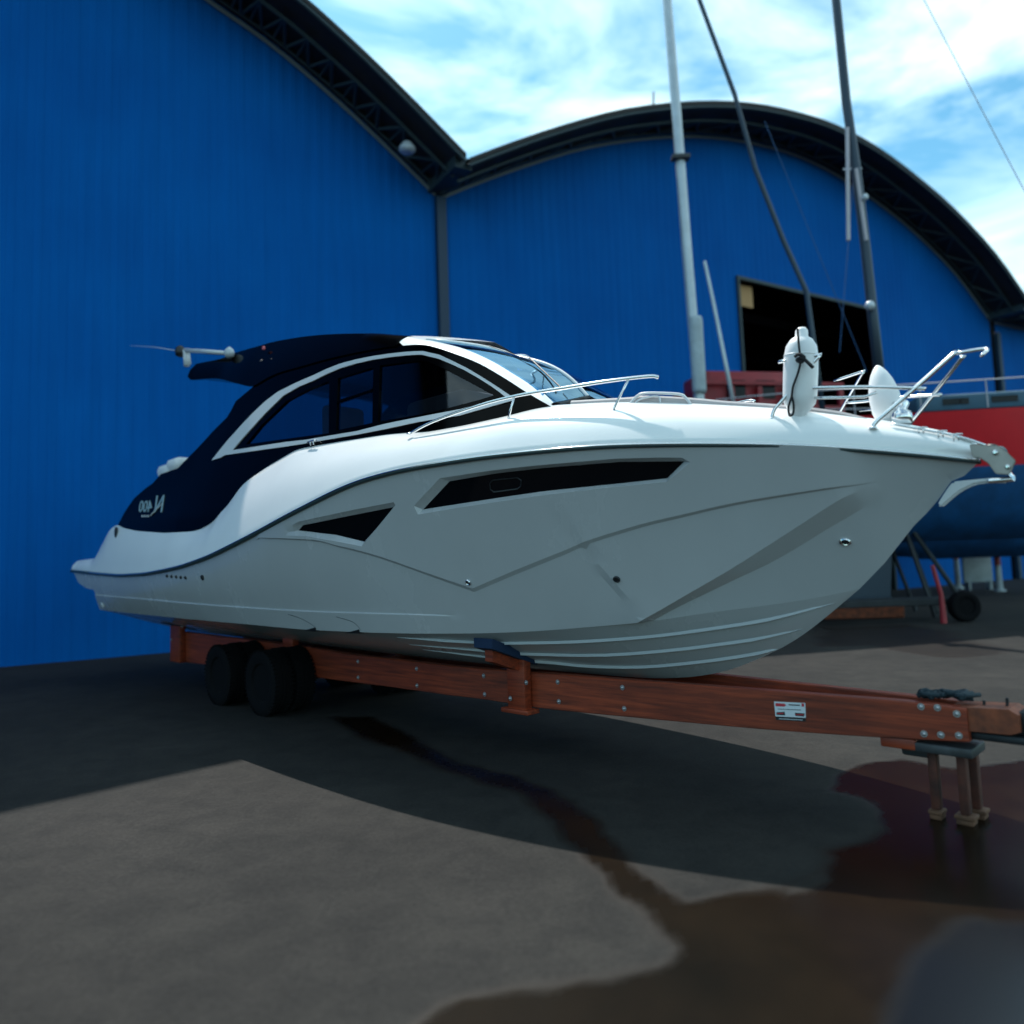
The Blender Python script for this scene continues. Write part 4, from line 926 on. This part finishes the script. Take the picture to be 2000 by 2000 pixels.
# wheels: twin tyres on two axles, both sides
wc1 = onf(508, 1406, lambda a, z: 1.16); wc2 = onf(424, 1389, lambda a, z: 1.16)
RAD = .39
def tyre_prof(w_, r_):
    return [(r_*.56, -w_*.36), (r_*.60, -w_*.45), (r_*.75, -w_*.5), (r_*.90, -w_*.49), (r_*.965, -w_*.44), (r_, -w_*.33), (r_, -w_*.12), (r_*.975, -w_*.11), (r_*.975, -w_*.07), (r_, -w_*.06), (r_, w_*.06), (r_*.975, w_*.07), (r_*.975, w_*.11), (r_, w_*.12), (r_, w_*.33), (r_*.965, w_*.44), (r_*.90, w_*.49), (r_*.75, w_*.5), (r_*.60, w_*.45), (r_*.56, w_*.36)]
for wx in (wc1[0]-.02, wc2[0]-.02):
    for sd_ in (1, -1):
        for yo in (1.16-.13, 1.16-.42):
            wh = bpy.data.objects.new('wheel', None); COL.objects.link(wh); wh.parent = TR; wh.location = (wx, -sd_*yo, RAD); wh.empty_display_size = .1
            mb = MB(); pr = tyre_prof(.26, RAD); mb.lathe(pr, (0, 0, 0), axis='y', n=48)
            n = 48
            for k in range(n):                                   # shoulder lugs
                a = 2*pi*k/n
                for s2 in (-1, 1):
                    Mx = Matrix.Rotation(-a, 3, 'Y'); mb.box(Mx @ Vector((RAD*.985, s2*.098, 0)), (.03, .05, .022), M=Mx)
            mb.build('tyre', M['rubber'], wh, smooth=35)
            mb = MB(); mb.lathe([(.222, -.08), (.222, -.02), (.19, .0), (.15, .01), (.09, .0), (.085, -.07), (.05, -.09), (.02, -.09)] if sd_ > 0 else [(.222, .08), (.222, .02), (.19, .0), (.15, -.01), (.09, .0), (.085, .07), (.05, .09), (.02, .09)], (0, 0, 0), axis='y', n=32)
            for k in range(6):
                a = 2*pi*k/6; mb.lathe([(.012, 0), (.012, -sd_*.02)], (.125*cos(a), -sd_*.0, .125*sin(a)), axis='y', n=6)
            mb.build('rim', M['rim'], wh, smooth=35)
    mb = MB(); mb.tube([(wx, -1.1, RAD), (wx, 1.1, RAD)], .05, 10); mb.box((wx, -.6, RAD+.1), (.5, .08, .08), bev=.01); mb.box((wx, .6, RAD+.1), (.5, .08, .08), bev=.01); mb.build('axle', M['darksteel'], TR, smooth=30)
# tongue, coupler, landing leg
def tY(a, z): return .14
xt0 = onf(1895, 1400, tY)[0]; xt1 = onf(1990, 1410, tY)[0]; zt0 = onf(1895, 1385, tY)[2]; zt1 = onf(1985, 1388, tY)[2]; zb0 = onf(1895, 1430, tY)[2]
mb = MB(); rows = [[(x, -y_, z) for y_, z in ((.13, zb_), (.13, zt_), (-.13, zt_), (-.13, zb_), (.13, zb_))] for x, zt_, zb_ in ((xt0-.12, zt0+.0, zb0), (xt1-.05, zt1+.0, zb0+.01), (xt1, zt1-.03, zb0+.03))]
mb.grid(rows); mb.add(rows[0][:4], [(0, 1, 2, 3)]); mb.add(rows[-1][:4], [(3, 2, 1, 0)]); mb.build('tongue', M['rust'], TR, smooth=30)
mb = MB(); mb.box(((xt0+xt1)/2, 0, zb0-.03), (xt1-xt0+.1, .2, .05), bev=.015); mb.box((xt1+.06, 0, (zt1+zb0)/2), (.16, .18, .14), bev=.03); mb.build('coupler', M['darksteel'], TR, smooth=40)
for px, py, pz in ((1922, 1392, 1368), (1967, 1388, 1363)):
    a_ = onb(px, py, .0); c_ = onb(px, pz, .0); mb = MB(); mb.tube([loc(a_), loc(c_)], .009, 6); mb.build('pin', M['darksteel'], TR)
def lg(px0, py0, px1, py1, b_, w_):
    a_ = onb(px0, py0, b_); c_ = onb(px1, py1, b_); mb = MB(); mb.tube([loc(a_), loc(c_)], w_, 4); return mb
ft = onb(1870, 1600, 0.0)
lx = ft[0]
zl_ = zbot(12.3)-.05
for (dx_, dy_) in ((-.10, -.05), (.07, -.05), (.09, .12)):
    mb = MB(); mb.box((lx+dx_, dy_, .06+(zl_-.06)/2), (.055, .07, zl_-.06), bev=.008); mb.build('landing_leg', M['legrust'], TR, smooth=30)
for dx_, dy_, wd_ in ((-.10, -.05, .10), (.07, -.05, .14), (.09, .12, .14)):
    mb = MB(); mb.box((lx+dx_, dy_, .045), (wd_*.85, .11, .025), bev=.006); mb.box((lx+dx_, dy_, .015), (wd_*.7, .10, .03), bev=.005); mb.build('foot_plate', M['concrete_block'], TR, smooth=30)
mb = MB(); mb.box((lx-.02, 0, zl_+.01), (.36, .30, .06), bev=.012); mb.box((lx-.2, .05, zl_-.03), (.2, .2, .10), bev=.02); mb.build('leg_bracket', M['greysteel'], TR, smooth=30)
pxb = onf(1752, 1452, lambda a, z: bb(a)); mb = MB(); mb.box(loc(pxb, 1, -.05), (.22, .09, .07), bev=.01); mb.build('timber_block', M['wood'], TR, smooth=30)
# sticker on the beam
SY = lambda a, z: bb(a)
def patch(pts, name, material, dn, parent):
    vs = [loc(onf(x, y, SY), 1, dn) for x, y in pts]; vs2 = [loc(onf(x, y, SY), 1, 0.0005) for x, y in pts]; n = len(vs)
    fs = [tuple(range(n)), tuple(range(n, 2*n))[::-1]]+[(i, i+n, (i+1) % n+n, (i+1) % n) for i in range(n)]
    return mk(name, vs+vs2, fs, material, parent)
stk = patch([(1512, 1370), (1573, 1373), (1574, 1402), (1515, 1399)], 'sticker', M['sticker'], .003, TR)
patch([(1515, 1399.3), (1574, 1402.3), (1574, 1409), (1516, 1406)], 'sticker_footer', M['stickerblack'], .003, TR)
patch([(1515, 1373), (1532, 1374), (1536, 1377), (1532, 1380), (1515, 1379)], 'sticker_arrow', M['stickerred'], .0045, stk)
patch([(1566, 1373.5), (1571, 1374), (1571, 1380), (1566, 1380)], 'sticker_emblem', M['stickerred'], .0045, stk)
patch([(1541, 1375.3), (1563, 1376.5), (1563, 1378.5), (1541, 1377.3)], 'sticker_lettering', M['stickerblack'], .0045, stk)
patch([(1520, 1384), (1565, 1386), (1565, 1387.2), (1520, 1385.2)], 'sticker_lettering', M['greysteel'], .0045, stk)
patch([(1517, 1391), (1533, 1390), (1534, 1397), (1517, 1396)], 'sticker_picture', M['stickerblack'], .0045, stk)
patch([(1553, 1392), (1572, 1393), (1571, 1399), (1554, 1398)], 'sticker_picture', M['stickerblack'], .0045, stk)
patch([(1518, 1392.5), (1531, 1392), (1531, 1394), (1518, 1394.3)], 'sticker_lettering', M['stickerred'], .006, stk)
patch([(1555, 1394.5), (1570, 1395), (1570, 1396.7), (1555, 1396.2)], 'sticker_lettering', M['stickerred'], .006, stk)
patch([(1522, 1403.2), (1568, 1405.6), (1568, 1406.6), (1522, 1404.2)], 'sticker_lettering', M['sticker'], .0045, TR)
# bundled dark teal strap on the tongue
M['strap'] = mat('teal_strap', (.006, .022, .032), .8, bump=.6, bscale=60)
p = onb(1852, 1372, 0.0); so = BO+U*p[0]+NB*0; 
sr = empty('strap_bundle', (so[0], so[1], ztop(min(p[0], x1_))), ang, 'bundle of dark teal straps lying on the front of the trailer', 'straps')
rnd = random.Random(3)
for k in range(5):
    mb = MB(); pts = [(-.17+.034*i+rnd.uniform(-.03, .03), rnd.uniform(-.10, .10), .035+rnd.uniform(-.01, .03)) for i in range(10)]
    mb.tube([tuple(q) for q in spline(pts, 4)], .016, 6); mb.build('strap', M['strap'], sr, smooth=True)
# ------------------------------------------------------------------ background boats
def bgboat(name, px, py, Yd, L_, B_, hsheer, hwl, hkeel, rz, mtop, mbot, label, cat='sailing boat'):
    p = atdepth(px, py, Yd); root = empty(name, (p[0], p[1], 0), rz, label, cat)
    n = 26; xs_ = np.linspace(0, 1, n)
    def half(t, k): return B_/2*(min(1, (.62+.9*t))*(1-max(0, (t-.35)/.65)**(2.2+k)))
    for sd_ in (1, -1):
        mb = MB(); rows = []
        for t in xs_:
            h = hsheer+.35*(t-.45)**2*2; x = t*L_
            top_b = half(t, .8); wl = half(min(1, t*1.03), 0)*.86
            xw = x*(1-.03*t)
            rows.append([(x, sd_*top_b, h), (x*.5+xw*.5, sd_*(top_b*.55+wl*.45), (h+hwl)/2), (xw, sd_*wl, hwl)])
        mb.grid(rows, flip=sd_ < 0); mb.build('topsides', mtop, root, smooth=True)
        mb = MB(); rows2 = []
        for t, r_ in zip(xs_, rows):
            w = r_[2]; rows2.append([w, (w[0]*.99, w[1]*.72, hwl-(hwl-hkeel)*.62), (w[0]*.97, w[1]*.3, hkeel+.1*(hwl-hkeel)), (w[0]*.96, 0, hkeel+max(0, t-.75)*1.6*(hwl-hkeel))])
        mb.grid(rows2, flip=sd_ < 0); mb.build('underbody', mbot, root, smooth=True)
    mb = MB(); rows = [[(t*L_, k*half(t, .8), hsheer+.35*(t-.45)**2*2+.02+.06*(1-k*k)) for k in (-1, -.5, 0, .5, 1)] for t in xs_]; mb.grid(rows); mb.build('deck', M['deckteal'], root, smooth=True)
    mb = MB(); t = 0; mb.grid([[(0, k*half(0, .8), hsheer+.14) for k in (-1, 0, 1)], [(0, k*half(0, 0)*.86, hwl) for k in (-1, 0, 1)]]); mb.build('transom', mtop, root)
    return root
# red sailing boat right of the bow, bow pointing left and a little away
rzb = radians(172)
rb = bgboat('sailing_boat', 2330, 900, 18.5, 11.5, 3.4, 4.85, 3.55, 1.85, rzb, M['red'], M['antifoul'], 'red hulled sailing boat with blue bottom on stands behind the bow')
mb = MB(); mb.add([(7.0, -.14, 2.4), (9.0, -.14, 2.6), (8.6, -.12, .3), (7.2, -.12, .3), (7.0, .14, 2.4), (9.0, .14, 2.6), (8.6, .12, .3), (7.2, .12, .3)], [(0, 1, 2, 3), (7, 6, 5, 4), (0, 4, 5, 1), (1, 5, 6, 2), (2, 6, 7, 3), (3, 7, 4, 0)]); mb.build('keel', M['mastdark'], rb)
mb = MB(); mb.box((7.9, 0, .15), (1.9, .7, .3), bev=.03); mb.build('keel_block', M['rust'], rb)
mb = MB(); mb.box((4.6, 0, 5.15), (3.8, 1.8, .5), bev=.12); o = mb.build('coachroof', M['deckteal'], rb, smooth=40)
for k in range(3):
    mb = MB(); mb.box((3.4+k*1.1, .905, 5.2), (.6, .02, .16), bev=.008); mb.build('cabin_window', M['hglass'], o)
for sd_ in (1, -1):
    mb = MB(); mb.tube([(t*11.5, sd_*(1.62*(1-max(0, (t-.35)/.65)**3)), 5.55+.7*(t-.45)**2) for t in np.linspace(.05, .97, 14)], .018, 6)
    for t in np.linspace(.08, .95, 8): mb.tube([(t*11.5, sd_*(1.62*(1-max(0, (t-.35)/.65)**3)), 4.9), (t*11.5, sd_*(1.62*(1-max(0, (t-.35)/.65)**3)), 5.55+.7*(t-.45)**2)], .015, 5)
    mb.build('guard_rail', M['wire'], rb)
# masts and stays seen above the yacht
def mast(pxs, Yd, r_, name, material, label, cat, taper=1.0, group=None, base_z=None, dY=0.0):
    pts = []; n = len(pxs)
    for i, (x, y) in enumerate(pxs): pts.append(atdepth(x, y, Yd+dY*i/(max(1, n-1))))
    return pts
def poles(name, pts, r_, material, label, cat, spread=None, group=None):
    base_ = np.array(pts[-1]); root = empty(name, tuple(base_), 0, label, cat, group)
    mb = MB(); L_ = [tuple(np.array(p)-base_) for p in pts]
    n = len(L_); mb.tube(L_, [r_*(.8+.2*i/(n-1)) for i in range(n)] if n > 1 else r_, 10); mb.build('pole', material, root, smooth=True)
    return root, base_
# red work boat hull carrying the silver mast (mostly hidden behind the foredeck)
rb2 = bgboat('work_boat', 1215, 900, 22.0, 9.0, 2.9, 5.0, 3.6, 2.2, radians(12), M['redframe'], M['antifoul'], 'dark red boat standing low behind the foredeck in front of the doorway', 'boat')
mb = MB()
for xx in np.linspace(2.2, 6.6, 6): mb.box((xx, -.9, 5.75), (.14, .12, 1.5)); mb.box((xx, .9, 5.75), (.14, .12, 1.5))
for zz in (5.25, 5.9, 6.6): mb.box((4.4, -.9, zz), (4.6, .1, .1)); mb.box((4.4, .9, zz), (4.6, .1, .1))
mb.build('deck_frame', M['redframe'], rb2)
mb = MB(); mb.box((3.7, 0, 5.95), (2.7, 1.5, 2.1), bev=.08); o = mb.build('wheelhouse', M['redframe'], rb2, smooth=40)
for k in range(2):
    mb = MB(); mb.box((3.3+k*.95, -.76, 6.45), (.6, .03, .55), bev=.01); mb.build('wheelhouse_window', M['hglass'], o)
def setpole(name, px, Yd, r_, material, label, cat, dY=0, down=None, group=None):
    pts = [atdepth(x, y, Yd+dY*i/max(1, len(px)-1)) for i, (x, y) in enumerate(px)]
    if down is not None:
        a, b_ = pts[-2], pts[-1]; t = (b_[2]-down)/(a[2]-b_[2]); pts.append(b_+(b_-a)*t)
    top_ = pts[0]+(pts[0]-pts[1])*.12/max(1e-6, 1); pts = [top_]+pts
    return poles(name, pts, r_, material, label, cat, None, group)
m1, b1_ = setpole('mast', [(1303, 0), (1322, 230), (1340, 470), (1365, 775)], 20.5, .155, M['mastwhite'], 'thick silver mast rising behind the foredeck', 'mast', down=5.0, group='sailing boat masts')
mb = MB(); q = np.array(atdepth(1329, 308, 20.4))-b1_; mb.box(tuple(q), (.5, .28, .12), bev=.02); mb.build('mast_collar', M['greysteel'], m1)
mb = MB(); q = np.array(atdepth(1362, 690, 20.4))-b1_; mb.lathe([(.17, -1.1), (.19, -1.0), (.19, .9), (.165, 1.0)], tuple(q), n=14); mb.build('mast_sleeve', M['drumwhite'], m1, smooth=True)
m2, b2_ = setpole('mast', [(1633, 0), (1653, 200), (1672, 330), (1690, 480), (1703, 600)], 18.0, .125, M['mastdark'], 'dark blue mast with white fittings in front of the doorway edge', 'mast', down=4.9, group='sailing boat masts')
for (x, y, r_, nm) in ((1690, 385, .07, 'spreader_root'), (1699, 597, .11, 'radar_dome')):
    mb = MB(); q = np.array(atdepth(x, y, 17.8))-b2_; mb.lathe([(.04, -r_), (r_*.8, -r_*.7), (r_, 0), (r_*.8, r_*.7), (.04, r_)], tuple(q), n=14); mb.build(nm, M['mastwhite'], m2, smooth=True)
mb = MB()
for dx in (-1, 1): mb.tube([tuple(np.array(atdepth(1668, 330, 18))-b2_), tuple(np.array(atdepth(1668, 330, 18))-b2_+np.array([dx*.22, .1, .05]))], .03, 6)
mb.build('spreader', M['mastwhite'], m2)
mb = MB()
for (p_, q_) in (((1655, 250), (1657, 470)), ((1672, 330), (1692, 470))): mb.tube([tuple(np.array(atdepth(*p_, 17.9))-b2_), tuple(np.array(atdepth(*q_, 17.9))-b2_)], .05, 6)
mb.build('furled_lines', M['wire'], m2)
m3, b3_ = setpole('boom', [(1366, 0), (1435, 185), (1475, 330), (1530, 470), (1575, 570), (1590, 680)], 19.2, .07, M['mastdark'], 'slim dark leaning spar crossing the sky between the two tall masts', 'spar', down=5.0)
m4, b4_ = setpole('pole', [(1378, 520), (1395, 600), (1415, 700)], 19.8, .055, M['mastwhite'], 'short thin pale pole leaning just right of the silver mast', 'pole', down=5.0)
for (pa_, pb_, Yd, lb) in (((1805, 0), (2010, 390), 16, 'pale thin stay wire crossing the sky at the upper right'), ((1515, 290), (1625, 560), 19, 'thin blue shroud wire slanting down across the doorway hangar left of the dark mast'), ((1667, 350), (1650, 560), 19, 'thin blue shroud wire running nearly straight down beside the dark mast'), ((1276, 195), (1274, 268), 30, 'short pale cable on the roof edge left of the silver mast')):
    a_ = atdepth(*pa_, Yd); c_ = atdepth(*pb_, Yd); c2_ = c_+(c_-a_)*(.6 if Yd < 20 else 0); mb = MB(); mb.tube([tuple(a_+(a_-c_)*.2-c_), tuple(c2_-c_)], .010 if Yd < 25 else .05, 5)
    o = mb.build('stay_wire', M['wire'] if 'pale' in lb else M['antifoul'], None); o.location = tuple(c_); tag(o, lb, 'wire')
# cradle stands under the sailing boat
def stand(px, py, Yd, h_, lb, lean=.55, sgn=1):
    p = ground(px, py); root = empty('boat_stand', (p[0], p[1], 0), 0, lb, 'boat stand', 'dark stands under the red sailing boat')
    mb = MB(); top_ = (-sgn*lean, .2, h_)
    for q in ((-.45, -.3, .03), (.45, -.3, .03), (0, .45, .03)): mb.tube([top_, q], .055, 6)
    mb.build('tripod_leg', M['darksteel'], root)
    mb = MB(); mb.box((top_[0], top_[1], h_+.05), (.4, .3, .08), bev=.02); mb.build('pad', M['redframe'], root)
stand(1850, 1205, 0, 2.7, 'dark boat stand nearest the lone wheel with its top leaning left', .9)
stand(1745, 1195, 0, 2.6, 'dark boat stand half hidden by the lower bow of the yacht', .1)
# dolly with tyre and red jack
p = ground(1885, 1214); dl = empty('dolly', (p[0], p[1], 0), 0, 'low dark dolly with one fat tyre and a red jack leg right of the bow', 'dolly')
mb = MB(); mb.lathe(tyre_prof(.26, .34), (0, 0, .34), axis='y', n=32); mb.build('tyre', M['rubber'], dl, smooth=35)
mb = MB(); mb.lathe([(.19, -.06), (.19, .06), (.05, .09)], (0, 0, .34), axis='y', n=20); mb.build('rim', M['rim'], dl)
mb = MB(); mb.box((-1.6, .3, .45), (3.0, .16, .16), bev=.02); mb.box((-1.6, .9, .45), (3.0, .16, .16), bev=.02); mb.box((-2.9, .6, .62), (.3, 1.4, .3), bev=.03); mb.build('chassis', M['darksteel'], dl)
mb = MB(); mb.tube([(-.62, -.25, .0), (-.60, -.2, .62), (-.72, -.15, 1.3)], [.07, .05, .045], 8); mb.build('jack_leg', M['redframe'], dl)
# timber / steel supports under the yacht bow gap : barrels and board at the far yard
def bollard(px, py, h_, lb):
    p = ground(px, py); root = empty('bollard', (p[0], p[1], 0), 0, lb, 'bollard', 'white bollards with red tops in the far yard')
    mb = MB(); mb.lathe([(.2, 0), (.2, .06), (.11, .08), (.10, h_*.55)], (0, 0, 0), n=14); mb.build('post_body', M['drumwhite'], root, smooth=40)
    mb = MB(); mb.lathe([(.105, h_*.55), (.10, h_*.97), (.06, h_)], (0, 0, 0), n=14); mb.build('red_top', M['drumred'], root, smooth=40)
bollard(1872, 1150, 2.1, 'white bollard with tall red top left of the pale panel')
bollard(1953, 1155, 1.7, 'white bollard with short red top right of the pale panel')
p = ground(1915, 1152); mb = MB(); mb.box((0, 0, .75), (1.1, .12, .95), bev=.04); mb.box((-.4, 0, .16), (.08, .3, .32)); mb.box((.4, 0, .16), (.08, .3, .32)); o = mb.build('barrier_panel', M['drumwhite'], None, smooth=40); o.location = (p[0], p[1]+.1, 0); tag(o, 'pale blue white barrier panel standing between two red topped bollards', 'barrier')
# second blue hull further right in the far yard (upper and lower blue shapes)
bgboat('stored_boat', 2150, 1000, 27, 9, 2.8, 3.9, 2.6, 1.25, radians(178), M['antifoul'], M['antifoul'], 'dark blue boat stored beyond the red sailing boat at the right edge', 'boat')
# ------------------------------------------------------------------ light
EL, AZ = radians(60), radians(112)
sv = Vector((cos(AZ)*cos(EL), sin(AZ)*cos(EL), sin(EL)))
sl = bpy.data.lights.new('sun', 'SUN'); sl.energy = 4.6; sl.angle = radians(.53); sl.color = (1, .965, .91)
so = bpy.data.objects.new('sun', sl); COL.objects.link(so); so.rotation_euler = sv.to_track_quat('Z', 'Y').to_euler()
w = bpy.data.worlds.new('World'); sc.world = w; w.use_nodes = True; nt = w.node_tree; N = nt.nodes; L = nt.links
bg = N['Background']; sky = N.new('ShaderNodeTexSky'); sky.sky_type = 'NISHITA'; sky.sun_disc = False
sky.sun_elevation = EL; sky.sun_rotation = pi/2-AZ; sky.altitude = 0; sky.air_density = 1.0; sky.dust_density = .6; sky.ozone_density = 1.5
tc = N.new('ShaderNodeTexCoord')
mp = N.new('ShaderNodeMapping'); mp.inputs['Scale'].default_value = (1.2, 1.2, 3.2); mp.inputs['Rotation'].default_value = (0, .25, .4); mp.inputs['Location'].default_value = (.3, .1, .0); L.new(tc.outputs['Generated'], mp.inputs[0])
n1 = N.new('ShaderNodeTexNoise'); n1.inputs['Scale'].default_value = 2.2; n1.inputs['Detail'].default_value = 7; n1.inputs['Roughness'].default_value = .55; n1.inputs['Distortion'].default_value = .5; L.new(mp.outputs[0], n1.inputs['Vector'])
cr = N.new('ShaderNodeValToRGB'); cr.color_ramp.elements[0].position = .43; cr.color_ramp.elements[0].color = (0, 0, 0, 1); cr.color_ramp.elements[1].position = .72; cr.color_ramp.elements[1].color = (1, 1, 1, 1); L.new(n1.outputs['Fac'], cr.inputs[0])
ti_ = N.new('ShaderNodeMix'); ti_.data_type = 'RGBA'; ti_.blend_type = 'MULTIPLY'; ti_.inputs[0].default_value = 1; ti_.inputs[7].default_value = (.72, 1.33, 1.28, 1); L.new(sky.outputs[0], ti_.inputs[6])
mxc = N.new('ShaderNodeMix'); mxc.data_type = 'RGBA'; L.new(cr.outputs[0], mxc.inputs[0]); L.new(ti_.outputs[2], mxc.inputs[6]); mxc.inputs[7].default_value = (11, 13.5, 13.5, 1)
L.new(mxc.outputs[2], bg.inputs[0]); bg.inputs[1].default_value = .12
sc.view_settings.view_transform = 'Standard'; sc.view_settings.look = 'None'; sc.view_settings.exposure = 0.3; sc.view_settings.gamma = 1
sc.render.engine = 'CYCLES'; sc.cycles.max_bounces = 8; sc.cycles.transparent_max_bounces = 12
sc.cycles.use_denoising = True
